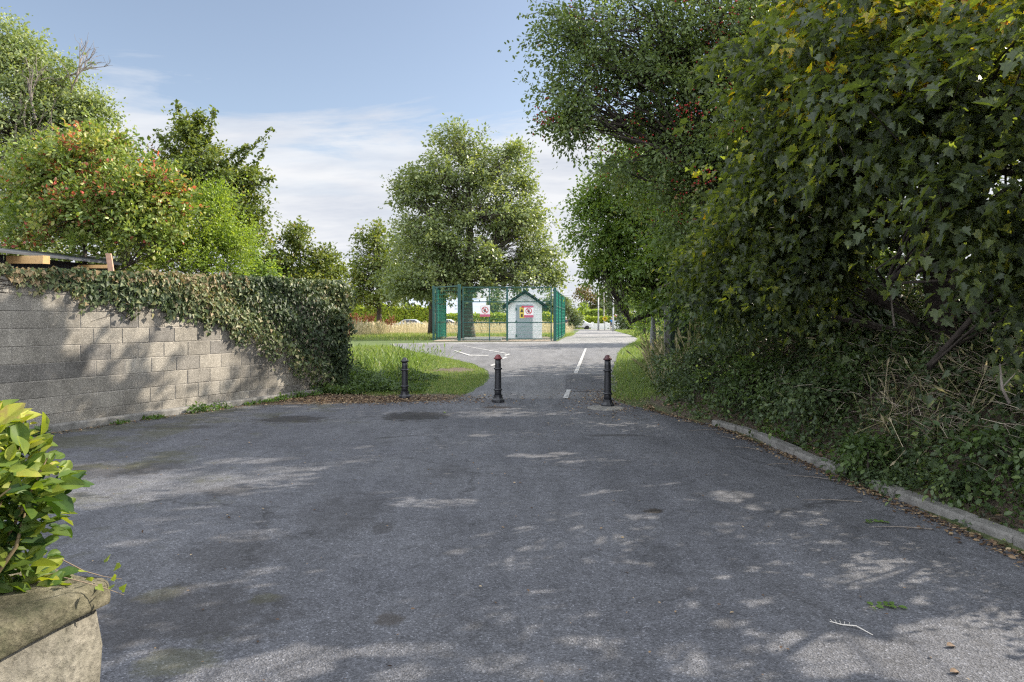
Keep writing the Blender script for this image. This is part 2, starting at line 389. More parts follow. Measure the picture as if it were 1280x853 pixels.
# ground: soil, grass and straw zones mixed by attribute
m, nt, out = newmat('ground_cover'); L = nt.links.new
tc = nt.nodes.new('ShaderNodeTexCoord')
n1 = N(nt, 'ShaderNodeTexNoise', Scale=2.2, Detail=9.0, Roughness=.7); L(tc.outputs['Object'], n1.inputs['Vector'])
n2 = N(nt, 'ShaderNodeTexNoise', Scale=38.0, Detail=6.0, Roughness=.7); L(tc.outputs['Object'], n2.inputs['Vector'])
gr = ramp(nt, n1.outputs['Fac'], [(.3, (.055,.085,.02)), (.55, (.085,.125,.03)), (.75, (.13,.15,.05))])
so_ = ramp(nt, n2.outputs['Fac'], [(.3, (.035,.027,.02)), (.5, (.09,.07,.05)), (.62, (.16,.125,.09)), (.75, (.25,.2,.15))])
stc = ramp(nt, n2.outputs['Fac'], [(.3, (.16,.13,.06)), (.7, (.38,.32,.18))])
a1 = nt.nodes.new('ShaderNodeAttribute'); a1.attribute_name = 'soil'; a2 = nt.nodes.new('ShaderNodeAttribute'); a2.attribute_name = 'straw'
def nmix(f, a, b):
    q = nt.nodes.new('ShaderNodeMix'); q.data_type = 'RGBA'; nt.links.new(f, q.inputs[0]); nt.links.new(a, q.inputs[6]); nt.links.new(b, q.inputs[7]); return q.outputs[2]
c_ = nmix(a2.outputs['Fac'], gr.outputs[0], stc.outputs[0]); c_ = nmix(a1.outputs['Fac'], c_, so_.outputs[0])
p = N(nt, 'ShaderNodeBsdfPrincipled', Roughness=.95); L(c_, p.inputs['Base Color'])
b = N(nt, 'ShaderNodeBump', Strength=1.0, Distance=.04); L(n2.outputs['Fac'], b.inputs['Height']); L(b.outputs[0], p.inputs['Normal'])
L(p.outputs[0], out.inputs[0]); M_ground = m

xs = np.concatenate([-np.geomspace(14, 900, 30)[::-1], np.arange(-13.5, 16, .3), np.geomspace(16.5, 900, 30)])
ys = np.concatenate([np.linspace(-60, -6.5, 12), np.arange(-6, 30, .3), np.arange(30, 110, .8), np.geomspace(112, 1500, 24)])
XX, YY = np.meshgrid(xs, ys); ZZ = hz(XX, YY)
nx, ny = len(xs), len(ys)
me = bpy.data.meshes.new('ground')
ii = np.arange(ny*nx).reshape(ny, nx)
me.from_pydata(np.stack([XX, YY, ZZ], -1).reshape(-1, 3).tolist(), [], np.stack([ii[:-1,:-1], ii[:-1,1:], ii[1:,1:], ii[1:,:-1]], -1).reshape(-1, 4).tolist())
x_, y_ = XX.ravel(), YY.ravel()
soil = np.clip((((x_-G(566,463).x)/.7)**2+((y_-G(566,463).y)/.75)**2 < 1.2).astype(float)+((x_ > kx(y_)) & (y_ < 14.5)).astype(float) + ((x_ > kx(y_)+1.5)).astype(float) + ((x_ < -.6) & (y_ < 14.2)) + ((x_ < -4.2) & (y_ < 30)), 0, 1)
strawz = ((y_ > 50) & (x_ < 6)).astype(float)*.8
a = me.attributes.new('soil', 'FLOAT', 'POINT'); a.data.foreach_set('value', soil.astype(np.float32))
a = me.attributes.new('straw', 'FLOAT', 'POINT'); a.data.foreach_set('value', strawz.astype(np.float32))
tag(link('ground', me, M_ground, None, True), kind='structure')

def sheet(name, rows, mat, dz, n=24, label=None, jit=0.0):
    """rows: (y, x0, x1) in metres"""
    rows = sorted(rows); ysr = [r[0] for r in rows]
    yy = []
    for a, b in zip(ysr[:-1], ysr[1:]):
        k = max(1, int(math.ceil((b-a)/.35))); yy += [a+(b-a)*i/k for i in range(k)]
    yy.append(ysr[-1])
    vs, fs = [], []
    for i, y in enumerate(yy):
        x0 = float(np.interp(y, ysr, [r[1] for r in rows])); x1 = float(np.interp(y, ysr, [r[2] for r in rows]))
        x0 += jit*(random.random()-.5); x1 += jit*(random.random()-.5)
        for j in range(n+1): vs.append((x0+(x1-x0)*j/n, y, float(hprof(y))+dz))
    for i in range(len(yy)-1):
        for j in range(n):
            q = i*(n+1)+j; fs.append((q, q+1, q+n+2, q+n+1))
    me = bpy.data.meshes.new(name); me.from_pydata(vs, [], fs)
    return tag(link(name, me, mat, None), kind='structure')
A0 = Vector((-8.58, 5.0, 0)); A1 = Vector((-3.90, 14.66, 0)); WD = (A1-A0).normalized(); WN = Vector((WD.y, -WD.x, 0))
def wx(y): return A0.x+(y-A0.y)*WD.x/WD.y
sheet('road', [(-8, -14, 4.5), (4.5, -14, 3.5), (5, wx(5), 3.4), (9, wx(9), 3.2), (9.8, wx(9.8), 3.1), (10.6, wx(10.6), 2.75), (11.4, wx(11.4), 2.5),
               (12.2, wx(12.2), 2.2), (12.5, -3.6, 2.1), (12.7, -2.3, 2.05), (13.0, -1.4, 2.0), (13.35, -.95, 1.98)], M_road, .008, 40, jit=.05)
prow = [(499.2,572,766),(490,590,760),(480,607,757),(470,613,762),(462,607,766),(455,590,768),(448,560,770),(441,522,772),(436,502,778),(432,490,784),(430,487,788)]
rows = []
for py, a, b in prow:
    g0, g1 = G(a, py), G(b, py); rows.append((g0.y, g0.x, g1.x))
rows[0] = (13.36, rows[0][1], rows[0][2])
sheet('path', rows, M_path, .008, 30, jit=.08)
rows2 = [(rows[-1][0]+.01, rows[-1][1], rows[-1][2])]
for py, a, b in [(428.3,560,792),(427.4,697,794),(424,703,797),(420,712,790),(417,718,779),(415,722,772),(413,724,764)]:
    g0, g1 = G(a, py), G(b, py); rows2.append((g0.y, g0.x, g1.x))
rows2.append((rows2[-1][0]+3, rows2[-1][1]-14, rows2[-1][2]+16)); rows2.append((rows2[-1][0]+6, rows2[-1][1], rows2[-1][2]))
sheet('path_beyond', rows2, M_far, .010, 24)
# darker repair patch beside the right bollard
def poly_sheet(name, pix, mat, dz):
    pts = [G(*q) for q in pix]; vs = [(p.x, p.y, p.z+dz) for p in pts]
    me = bpy.data.meshes.new(name); me.from_pydata(vs, [], [tuple(range(len(vs)))]); me.update()
    return tag(link(name, me, mat), kind='structure')
poly_sheet('path_patch', [(706,490.5),(770,490.5),(772,481),(768,469),(708,469)], M_patch, .014)
M_paint = plain('road_paint', (.33,.33,.325), .8, 0, .6, 14, .3)
poly_sheet('path_marking', [(717,467.5),(722,467.5),(733.5,436),(731,436)], M_paint, .016)
poly_sheet('path_marking', [(703.5,499.3),(710,499.3),(714,488.2),(708.5,488.2)], M_paint, .020)
for q in ([(579,433),(580,432.8),(633.5,442.3),(632.5,443)], [(626,448.9),(632,446.9),(634.5,447.6),(629,449.6)], [(629.5,444.8),(636,442.8),(638.5,443.6),(632.5,445.6)],
          [(612,457.5),(618,455.4),(621.5,456.2),(615,458.6)], [(567,439.0),(569,438.8),(588,444.3),(611,444.6),(610,445.6),(586,445.4)]):
    poly_sheet('path_marking', q, M_paint, .020)

# ------------------------------------------------------------------ kerb on the right
M_kerb = plain('concrete_kerb', (.175,.17,.158), .95, 0, .4, 9, .8, fine=90)
def strip_stones(name, pts, w, h, side, mat, gap=.012, length=.6, jit=.016, dz=0):
    mb = MB()
    for a, b in zip(pts[:-1], pts[1:]):
        a, b = Vector(a), Vector(b); d = b-a; n = max(1, round(d.length/length)); u = d.normalized(); s = Vector((u.y, -u.x, 0))*side
        for i in range(n):
            p0 = a+d*(i/n)+u*gap/2; p1 = a+d*((i+1)/n)-u*gap/2; c = (p0+p1)/2+s*(w/2+random.uniform(-jit, jit))
            hh = h+random.uniform(-jit, jit)
            tw = random.uniform(-.01, .01)
            mb.obox(c+Vector((0,0,hh/2-.05+dz+float(hprof(c.y)))), (u+s*tw)*(p1-p0).length/2, s*w/2, Vector((0,0,hh/2+.05)))
    o = mb.build(name, mat); bevel(o, .022, 3); return tag(o, kind='structure')
kp = [(4.5,-2.5),(3.95,1.2),(3.46,4.2),(3.36,5.1),(3.29,5.9),(3.26,6.25)]
strip_stones('kerb', [(x, y, 0) for x, y in kp], .14, .09, 1, M_kerb)
kp = [(3.21,6.75),(3.17,7.7),(3.15,8.6),(3.07,9.4),(2.92,10.0)]
strip_stones('kerb', [(x, y, 0) for x, y in kp], .13, .09, 1, M_kerb)

# ------------------------------------------------------------------ block wall
m, nt, out = newmat('concrete_block'); L = nt.links.new
tc = nt.nodes.new('ShaderNodeTexCoord'); at = nt.nodes.new('ShaderNodeAttribute'); at.attribute_name = 'tint'
n1 = N(nt, 'ShaderNodeTexNoise', Scale=1.6, Detail=8.0, Roughness=.7); L(tc.outputs['Object'], n1.inputs['Vector'])
vo = N(nt, 'ShaderNodeTexVoronoi', Scale=120.0); L(tc.outputs['Object'], vo.inputs['Vector'])
sep = nt.nodes.new('ShaderNodeSeparateColor'); L(vo.outputs['Color'], sep.inputs[0])
r0 = ramp(nt, at.outputs['Fac'], [(0, (.20,.19,.175)), (.5, (.28,.26,.225)), (1, (.36,.335,.29))])
r1 = ramp(nt, n1.outputs['Fac'], [(.3, g3(.42)), (.48, g3(.9)), (.56, g3(1)), (.7, g3(1.25))])
r2 = ramp(nt, sep.outputs[0], [(0, g3(.7)), (.8, g3(1.05)), (1, g3(1.6))])
def mul(a, b, f=1.0):
    q = nt.nodes.new('ShaderNodeMix'); q.data_type = 'RGBA'; q.blend_type = 'MULTIPLY'; q.inputs[0].default_value = f
    nt.links.new(a, q.inputs[6]); nt.links.new(b, q.inputs[7]); return q.outputs[2]
p = N(nt, 'ShaderNodeBsdfPrincipled', Roughness=.95); p.inputs['Specular IOR Level'].default_value = .2
L(mul(mul(r0.outputs[0], r1.outputs[0]), r2.outputs[0]), p.inputs['Base Color'])
n3 = N(nt, 'ShaderNodeTexNoise', Scale=110.0, Detail=5.0, Roughness=.7); L(tc.outputs['Object'], n3.inputs['Vector'])
b = N(nt, 'ShaderNodeBump', Strength=1.0, Distance=.008); L(n3.outputs['Fac'], b.inputs['Height']); L(b.outputs[0], p.inputs['Normal'])
L(p.outputs[0], out.inputs[0]); M_block = m
M_mortar = plain('mortar', (.31,.29,.26), .95, 0, .25, 4, .5)
wall = empty('block_wall', A0, 'grey concrete block wall with bare lower courses beneath trailing ivy', 'wall')
WL = (A1-A0).length; CH = .238; TH = .215
mb = MB(); mb.obox((A0+A1)/2-WN*(TH/2)+Vector((0,0,9*CH/2-.03)), WD*(WL/2), WN*(TH/2-.009), Vector((0,0,9*CH/2-.006+.03))); mb.build('mortar', M_mortar, wall)
mb = MB(); tints = []
for r in range(9):
    s = -(.225 if r % 2 else 0)-random.random()*.05
    while s < WL:
        a, b = max(s, 0), min(s+.45, WL)
        if b-a > .05:
            mid = A0+WD*((a+b)/2)-WN*(TH/2)+WN*random.uniform(-.003, .003)+Vector((0,0,r*CH+CH/2+random.uniform(-.002,.002)))
            mb.obox(mid, WD*((b-a)/2-.005-random.random()*.002), WN*(TH/2), Vector((0,0,CH/2-.005-random.random()*.002)))
            t = min(1, max(0, random.gauss(.5, .28)+(.25 if r == 8 else 0))); tints += [t]*8
        s += .45
o = mb.build('blocks', M_block, wall)
a = o.data.attributes.new('tint', 'FLOAT', 'POINT'); a.data.foreach_set('value', np.array(tints, np.float32))
bevel(o, .006, 2)
o = strip_stones('footing', [A0+WN*.0, A1+WD*.25], .16, .11, 1, M_kerb, .006, 1.6, .006); o.parent = wall; o.location = -A0; del o['kind']

# ------------------------------------------------------------------ leaf materials
ML = {}
ML['syc'] = leafmat('sycamore_leaf', [(0, (.036,.05,.032)), (.4, (.07,.094,.052)), (.72, (.125,.155,.06)), (.88, (.34,.32,.04)), (.95, (.34,.25,.03)), (1, (.3,.12,.03))], .44, .4, (2.6,2.6,.5))
ML['haw'] = leafmat('hawthorn_leaf', [(0, (.06,.09,.04)), (.5, (.12,.17,.065)), (.85, (.19,.24,.08)), (1, (.22,.10,.06))], .32, .45, (2,2,.6))
ML['lime'] = leafmat('lime_leaf', [(0, (.08,.14,.035)), (.5, (.15,.23,.06)), (1, (.26,.32,.10))], .4, .45, (1.9,1.8,.6))
ML['oak'] = leafmat('oak_leaf', [(0, (.09,.125,.055)), (.5, (.17,.215,.095)), (1, (.31,.34,.15))], .32, .4, (1.7,1.7,.5))
ML['ash'] = leafmat('ash_leaf', [(0, (.10,.15,.06)), (.5, (.20,.25,.11)), (1, (.34,.36,.2))], .35, .45, (1.6,1.6,.5))
ML['photinia'] = leafmat('photinia_leaf', [(0, (.06,.10,.025)), (.45, (.16,.23,.05)), (.7, (.29,.33,.10)), (.80, (.36,.30,.13)), (.86, (.42,.14,.09)), (1, (.46,.09,.08))], .35, .38, (1.6,1.5,.6))
ML['bright'] = leafmat('bright_shrub_leaf', [(0, (.09,.15,.025)), (.5, (.20,.28,.05)), (1, (.36,.42,.10))], .42, .45, (1.6,1.6,.5))
ML['beech'] = leafmat('beech_leaf', [(0, (.06,.09,.025)), (.5, (.12,.165,.04)), (.85, (.21,.23,.06)), (1, (.27,.18,.06))], .35, .45, (1.7,1.6,.5))
ML['copper'] = leafmat('copper_leaf', [(0, (.03,.02,.02)), (1, (.11,.06,.05))], .3, .5)
ML['ivy'] = leafmat('ivy_leaf', [(0, (.022,.038,.02)), (.45, (.06,.09,.04)), (.7, (.14,.17,.07)), (.88, (.22,.21,.11)), (1, (.26,.19,.11))], .2, .48, (1.5,1.5,.5), .3)
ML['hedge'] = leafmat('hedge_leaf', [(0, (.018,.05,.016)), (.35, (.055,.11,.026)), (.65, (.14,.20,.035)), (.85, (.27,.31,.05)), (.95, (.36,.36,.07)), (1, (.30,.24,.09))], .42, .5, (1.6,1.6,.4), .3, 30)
ML['grass'] = leafmat('grass_blade', [(0, (.08,.13,.03)), (.5, (.15,.23,.05)), (.85, (.25,.29,.09)), (1, (.40,.34,.18))], .35, .5, (1.5,1.5,.6))
ML['straw'] = leafmat('straw_blade', [(0, (.16,.18,.07)), (.3, (.36,.31,.18)), (1, (.66,.57,.40))], .3, .6, (1.2,1.2,1))
ML['bramble'] = leafmat('bramble_leaf', [(0, (.035,.055,.03)), (.5, (.08,.12,.055)), (.8, (.14,.19,.07)), (1, (.23,.30,.08))], .3, .42, (1.7,1.7,.5))
ML['nettle'] = leafmat('nettle_leaf', [(0, (.05,.10,.02)), (.6, (.10,.17,.04)), (1, (.17,.24,.07))], .38, .45, (1.5,1.5,.5))
ML['bramble2'] = leafmat('weed_leaf', [(0, (.035,.06,.025)), (.5, (.08,.13,.04)), (1, (.16,.23,.07))], .34, .45, (1.6,1.6,.5))
ML['litter'] = leafmat('dead_leaf', [(0, (.05,.03,.02)), (.5, (.14,.09,.055)), (.8, (.27,.19,.11)), (1, (.42,.33,.2))], .15, .7, (1.1,1,.9))
ML['twig'] = leafmat('dead_twig', [(0, (.10,.075,.055)), (.5, (.22,.18,.14)), (1, (.42,.36,.29))], .0, .85)
ML['yhedge'] = leafmat('yellow_hedge_leaf', [(0, (.13,.2,.02)), (.5, (.25,.33,.03)), (1, (.42,.45,.06))], .35, .5, (1.3,1.3,.5))
ML['far'] = leafmat('distant_leaf', [(0, (.055,.085,.045)), (.5, (.11,.15,.075)), (1, (.19,.23,.10))], .3, .5)
ML['autumn'] = leafmat('autumn_leaf', [(0, (.08,.08,.03)), (.5, (.2,.16,.06)), (1, (.33,.23,.09))], .3, .5, (1.3,1.2,.6))
ML['dock'] = leafmat('dock_seed', [(0, (.13,.035,.02)), (.6, (.28,.09,.05)), (1, (.4,.2,.12))], .2, .7, (1.1,1,1))
M_bark = barkmat('bark_grey', (.05,.042,.035), (.14,.12,.10))
M_barkd = barkmat('bark_dark', (.028,.022,.018), (.075,.06,.05))
M_dead = barkmat('bark_dead', (.12,.10,.085), (.25,.22,.19))

# ------------------------------------------------------------------ gaps in the crowns that let the sun through
HOLES = []
def gap_ground(px, py, r):
    g = G(px, py); HOLES.append((np.array(g), max(.05, r*1.12)))
def gap_wall(px, py, r):
    k = (px-640)/F; Y = (A0.x-A0.y*WD.x/WD.y)/(k-WD.x/WD.y)
    HOLES.append((np.array([k*Y, Y, H-(py-400)/F*Y]), r))
for q in [(130,628,.2),(160,622,.13),(95,632,.15),(240,642,.17),(210,645,.1),(310,672,.16),(280,675,.1),(190,652,.12),(165,680,.1),(205,745,.09),(330,715,.09),(245,735,.07),(290,577,.15),(325,577,.13),(350,575,.1),
          (480,618,.1),(500,622,.1),(560,631,.15),(520,630,.13),(470,668,.08),(650,570,.1),(680,571,.1),(790,615,.2),(755,622,.17),(840,610,.15),(870,607,.12),(900,622,.17),(700,568,.1),(910,658,.06),(815,708,.07),
          (1125,705,.07),(1105,712,.05),(330,835,.13),(290,845,.13),(390,820,.09),(370,842,.1),(480,815,.09),(540,815,.08),(590,780,.06),(615,782,.06),(640,802,.06),(505,845,.09),(620,830,.08),(660,840,.08),(700,840,.07),
          (740,770,.05),(735,803,.07),(770,820,.07),(810,795,.06),(850,815,.08),(870,835,.09),(900,845,.08),(950,812,.06),(1000,800,.07),(1010,820,.08),(1040,815,.07),(1030,838,.09),(1080,812,.08),(1090,830,.09),
          (1200,800,.2),(1240,790,.18),(1160,795,.12),(1230,838,.18),(1180,835,.15),(1120,838,.1),(1270,775,.1),(600,545,.1),(450,560,.1),(560,480,.2),(640,470,.2),(690,462,.15),(640,455,.3)]: gap_ground(*q)
hr = random.Random(77)
for i in range(210): gap_ground(hr.uniform(90, 1180), 470+380*hr.random()**.7, hr.uniform(.025, .06))
A0 = Vector((-8.58, 5.0, 0)); A1 = Vector((-3.90, 14.66, 0)); WD = (A1-A0).normalized()
for q in [(15,352,.2),(120,385,.3),(170,400,.3),(220,412,.3),(100,425,.16),(140,432,.2),(200,435,.15),(255,425,.25),(150,465,.13),(185,490,.1),(200,455,.12),
          (120,455,.12),(240,450,.13),(300,400,.35),(350,380,.35),(250,370,.35),(180,365,.3),(400,380,.35),(110,362,.25),(70,372,.12),(330,425,.2)]: gap_wall(*q)
SDN = np.array(sdir)
def sunlit_gaps(pos):
    keep = np.ones(len(pos), bool)
    for c, r in HOLES:
        q = pos-c; t = q@SDN; dd = q-t[:, None]*SDN; keep &= ~((dd**2).sum(1) < r*r)
    return keep

# ------------------------------------------------------------------ trees on the right
def near_tint(yellow_from):
    def f(pos, t, rng, idx):
        # autumn colour only in some clumps, plus a few stray leaves
        u = rng.random(idx.max()+1)[idx]
        q = np.where(u < .10, .88+.1*rng.random(len(t)), np.clip(t, 0, .78))
        return np.where(rng.random(len(t)) < .012, .93, q)
    return f
def backlit(pos, t, rng, idx):  # yellow of sun through the leaves, put into the tint near the top
    c = P(1170, 10, 5.8); d = np.sqrt((((pos-np.array(c))/np.array([1.9, 2.0, 1.0]))**2).sum(1))
    pr = .85*np.exp(-d**2)+.03
    u = rng.random(idx.max()+1)[idx]*.5+.5*rng.random(len(t))
    return np.where(u < pr*.62, .83+.13*rng.random(len(t)), np.clip(t, 0, .76))
b = Vector((4.75, 7.5, float(hz(4.75, 7.5))))
tree('sycamore_tree', 'large dark sycamore with yellowing top leaves overhanging the kerb at the right', 'tree', b,
     [((4.78,7.5,1.3),.175), ((4.6,7.35,2.2),.165), ((4.7,7.2,3.2),.15), ((4.9,6.8,4.5),.12), ((5.2,6.5,6.2),.09), ((5.3,6.3,8),.05)],
     [lobe(1240,100,5.0,1.2,.7,34), lobe(1120,60,6.0,1.2,.8,38), lobe(1020,120,6.8,1.0,.8,36), lobe(1265,230,4.8,.7,.4,22), lobe(1310,160,5.0,.9,.6,22), lobe(1090,175,6.4,.8,.5,26),
      lobe(1040,240,7.0,.9,.6,34), lobe(975,225,8.0,.8,.7,26), lobe(985,300,7.8,.8,.4,22), lobe(1190,-90,6.2,1.4,.9,26), lobe(1080,-60,7.2,1.2,.9,24), lobe(1030,325,7.4,.7,.25,14), lobe(1180,265,7.2,.5,.25,10), lobe(930,345,9.4,.7,.3,14),
      lobe(1310,-40,5.4,1.2,.9,20), lobe(1120,-260,7.5,2.0,1.1,18), lobe(1275,330,5.4,.45,.3,14), lobe(1000,50,7.4,.9,.7,24), lobe(915,300,9,.8,.7,16), ((5.2,4.5,3.0),(1.0,.8,.6),26), ((6.5,5.4,4.0),(1.2,1,.8),26), ((5.6,3.9,3.6),(.9,.8,.7),16), ((4.5,3.8,2.95),(.6,.5,.4),12), ((6.0,4.7,3.9),(.8,.6,.5),14), ((3.9,3.3,2.7),(.4,.35,.3),6), lobe(1210,10,6.8,1.3,.8,28), lobe(1210,150,5.6,.8,.4,18)],  # lobes given in metres are added beyond the frame to shade the tarmac
     ML['syc'], M_barkd, T_MAPLE, 150, .46, .068, seed=3, flat=.8, droop=.35, up=.9, limbk=.3, lift=0, clear=[((4.3,6.8,1.9),(.6,1.1,.6)), ((3.75,5.9,2.6),(.55,1.1,.42)), ((4.9,6.6,3.0),(.5,.8,.4)), ((3.2,6.4,1.55),(.9,.9,.3))], tintf=backlit)
b = Vector((8.2, 9.5, float(hz(8.2, 9.5))))
tree('sycamore_tree', 'shadowy sycamore standing behind the leaning trunk on the bank', 'tree', b,
     [((8.2,9.5,2.0),.2), ((8.1,9.4,4),.17), ((8.0,9.3,6.2),.12), ((8,9.3,7.6),.06)],
     [((7.6,9.5,3.2),(1.8,1.8,1.4),60), ((8.5,9.2,5.2),(2.2,2.4,1.5),64), ((8,9.4,7.6),(2.2,2.2,1.2),26), ((9.5,8.5,2.6),(1.6,2,1.6),50), ((9.8,6.4,3.0),(1.6,2,1.6),40)],
     ML['syc'], M_barkd, T_MAPLE, 44, .55, .10, seed=4, lift=0, flat=.55, tintf=lambda p_, t, r, i: np.clip(t, 0, .74))
b = Vector((5.9, 9.6, float(hz(5.9, 9.6))))
tree('elder_shrub', 'dark straggly elder filling the space under the sycamore canopy', 'shrub', b,
     [((5.9,9.6,1.3),.05), ((5.8,9.5,2.0),.04), ((5.7,9.5,2.8),.03)],
     [lobe(905,365,10.8,.9,.45,40), lobe(960,375,9.8,.9,.35,36), lobe(1030,370,9.4,.9,.4,40), lobe(1095,385,9.0,.6,.3,26), lobe(1080,330,9.4,.8,.4,30), lobe(1000,330,9.8,.9,.5,44)],
     ML['bramble'], M_barkd, T_OVAL, 60, .34, .085, seed=61, flat=.7, droop=.5, limbk=.5)
b = Vector((6.3, 6.9, float(hz(6.3, 6.9))))
tree('elder_shrub', 'shaded elder right of the sycamore trunk at the frame edge', 'shrub', b,
     [((6.2,6.9,1.6),.05), ((6.1,6.9,2.2),.04), ((6.1,6.9,2.6),.03)],
     [lobe(1260,400,7.2,.6,.35,36), lobe(1310,360,7.0,.7,.5,40), lobe(1250,330,7.6,.5,.35,26), lobe(1340,430,6.2,.7,.4,36)],
     ML['bramble'], M_barkd, T_OVAL, 60, .32, .085, seed=62, flat=.7, droop=.5, limbk=.5)
# hawthorn with red berries
b = Vector((5.6, 12.4, float(hz(5.6, 12.4))))
hl = [lobe(760,50,12,1.5,.9,75), lobe(720,120,11.6,.75,.85,40), lobe(705,45,11.6,.55,.5,26), lobe(850,80,12,1.6,1.3,100), lobe(830,190,12,1.35,1.1,90), lobe(930,90,11.5,1.2,1.0,80), lobe(900,20,11.5,1.4,.8,60), lobe(800,110,12,1.2,.8,50), lobe(950,160,10.2,.7,.7,40), lobe(890,300,11.5,.9,.6,44), lobe(905,200,11.5,1.5,1.2,80),
      lobe(740,-60,12,1.1,.9,45), lobe(850,-70,12.5,1.9,1.3,80), lobe(960,-30,12.5,2.0,1.6,80), lobe(960,120,12,1.6,1.5,60), lobe(900,235,12,1.4,1.0,70), lobe(960,200,11.5,1.2,1.2,50), ((4.8,10.9,4.6),(1.5,1.2,1.4),70), ((6.2,11.2,6.2),(1.7,1.4,1.4),70), lobe(715,150,11.4,.45,.35,16)]
ht = tree('hawthorn_tree', 'dark hawthorn carrying clusters of red berries and reaching over the path', 'tree', b,
     [((5.4,12.4,1.8),.2), ((5.0,12.4,3.2),.17), ((4.4,12.3,4.6),.13), ((3.9,12.2,5.8),.1), ((4.4,12.2,7.0),.06), ((4.6,12.2,7.8),.03)], hl,
     ML['haw'], M_barkd, T_OVAL, 100, .42, .06, seed=5, flat=.8, droop=.3, up=.5)
rng = np.random.default_rng(8); lc, _ = crown_points(hl, rng)
sel = lc[rng.random(len(lc)) < .11]; mb = MB()
for c in sel:
    for k in range(16):
        q = Vector(c)+Vector(rng.normal(size=3)*.11)
        r = .019
        mb.add([q+Vector(v)*r for v in ((1,0,0),(-1,0,0),(0,1,0),(0,-1,0),(0,0,1),(0,0,-1))], [(0,2,4),(2,1,4),(1,3,4),(3,0,4),(2,0,5),(1,2,5),(3,1,5),(0,3,5)])
mb.build('berries', plain('red_berry', (.30,.02,.02), .35, 0, .2, 40), ht, True)
# straggling shoot against the sky
def shoot(name, label, pts, leafm, T, size, n, r=.012, seed=1, parent=None):
    rng = np.random.default_rng(seed)
    root = parent
    mb = MB(); mb.tube(pts, [r*(1-.8*i/(len(pts)-1)) for i in range(len(pts))], 5)
    mb.build('branch', M_barkd, root)
    P_ = np.array([list(p) for p in pts]); t = rng.random(n)*(len(pts)-1); i = np.minimum(t.astype(int), len(pts)-2); f = (t-i)[:, None]
    pos = P_[i]*(1-f)+P_[i+1]*f+rng.normal(size=(n, 3))*size*.35
    leaves('foliage', T, pos, rng.normal(size=(n, 3))+np.array([-.3,0,-.2]), rng.normal(size=(n, 3))*.6+np.array([0,0,.8]), size*(.7+.6*rng.random(n)), rng.random(n)*.7, leafm, root)
shoot('s', '', [P(720,25,11.6), P(695,18,11.6), P(672,16,11.6), P(648,22,11.6)], ML['haw'], T_OVAL, .06, 60, .012, 1, ht)
shoot('s', '', [P(725,118,11.5), P(700,108,11.5), P(684,110,11.5)], ML['haw'], T_OVAL, .07, 70, .012, 2, ht)
shoot('s', '', [P(720,140,11.5), P(695,152,11.5), P(676,163,11.5)], ML['haw'], T_OVAL, .07, 140, .012, 4, ht)

b = Vector((4.9, 19.5, float(hz(4.9, 19.5))))
tree('lime_tree', 'fresh green lime tree behind the hawthorn, its foliage hanging beside the path', 'tree', b,
     [((4.9,19.5,2.2),.2), ((4.9,19.5,4),.17), ((4.9,19.5,6),.12), ((4.9,19.5,7.4),.06)],
     [lobe(775,225,18,1.15,.9,70), lobe(755,285,18,.95,.8,60), lobe(800,280,17.5,1.2,1.0,80), lobe(850,250,17,1.4,1.3,80), lobe(775,335,18,.95,.6,50), lobe(850,335,17,1.4,.85,80),
      lobe(905,320,15,1.3,.9,70), lobe(820,375,17,.7,.28,24), lobe(880,250,14.5,1.1,.8,60), lobe(930,350,13.5,.9,.5,50), lobe(830,180,18,1.6,1.1,60), lobe(890,380,15,.9,.5,40), lobe(740,250,18,.5,.5,30), lobe(750,330,18,.6,.5,40), lobe(870,300,14.5,1.1,.8,60)],
     ML['lime'], M_bark, T_OVAL, 70, .42, .085, seed=6, flat=.6, droop=.4)
# backing trees further along the right side
FT = []
def simple_tree(name, label, x, y, h, r, mat, seed, T=T_QUAD, per=34, size=.2, rc=.7, k=110, cat='tree', group=None, tall=1.0, low=.25, bark=None, z=None):
    z0 = float(hz(x, y)) if z is None else z; rng = random.Random(seed)
    tr = [((x, y, z0+h*.2), .03*h*.7), ((x+rng.uniform(-.2,.2), y, z0+h*.45), .03*h*.5), ((x, y, z0+h*.7), .03*h*.3), ((x, y, z0+h*.9), .01*h)]
    n = 6; lo = []
    for i in range(n):
        t = i/(n-1); zz = z0+h*(low+(.9-low)*t); rr = r*(1-.55*abs(t-.4)*1.3)*rng.uniform(.75, 1.05)
        a = rng.uniform(0, 6.28); q = .38*rr
        lo.append(((x+q*math.cos(a), y+q*math.sin(a), zz), (rr*.75, rr*.75, h*.17*tall), k//n))
    return tree(name, label, cat, (x, y, z0), tr, lo, mat, bark or M_bark, T, per, rc, size, seed, .65, .2, group)
simple_tree('bank_tree', 'tall dense tree on the bank hidden behind the hawthorn', 8.0, 15.5, 9.9, 3.2, ML['haw'], 21, size=.15, k=150, per=50, low=.12)
simple_tree('bank_tree', 'slim tall tree on the bank between the hawthorn and lime', 8.7, 18.4, 9.9, 2.2, ML['haw'], 26, size=.14, k=90, per=50, low=.2)
simple_tree('bank_tree', 'tall dense tree on the bank behind the lime foliage', 9.4, 22, 10.5, 3.4, ML['lime'], 22, size=.17, k=150, per=45, low=.12)
simple_tree('bank_tree', 'dark tree at the far end of the bank above the grass verge', 12.5, 34, 7.4, 3.4, ML['far'], 23, size=.2, k=150, per=45, low=.1)
simple_tree('bank_tree', 'broad tree beyond the frame edge shading the near tarmac', 9.0, 3.2, 9.5, 3.4, ML['syc'], 24, size=.13, k=46, per=36, low=.3)
simple_tree('bank_tree', 'dark tree beside the poles at the end of the path', 13.2, 62, 6.2, 3.4, ML['far'], 25, size=.25, k=130, per=45, low=.08)

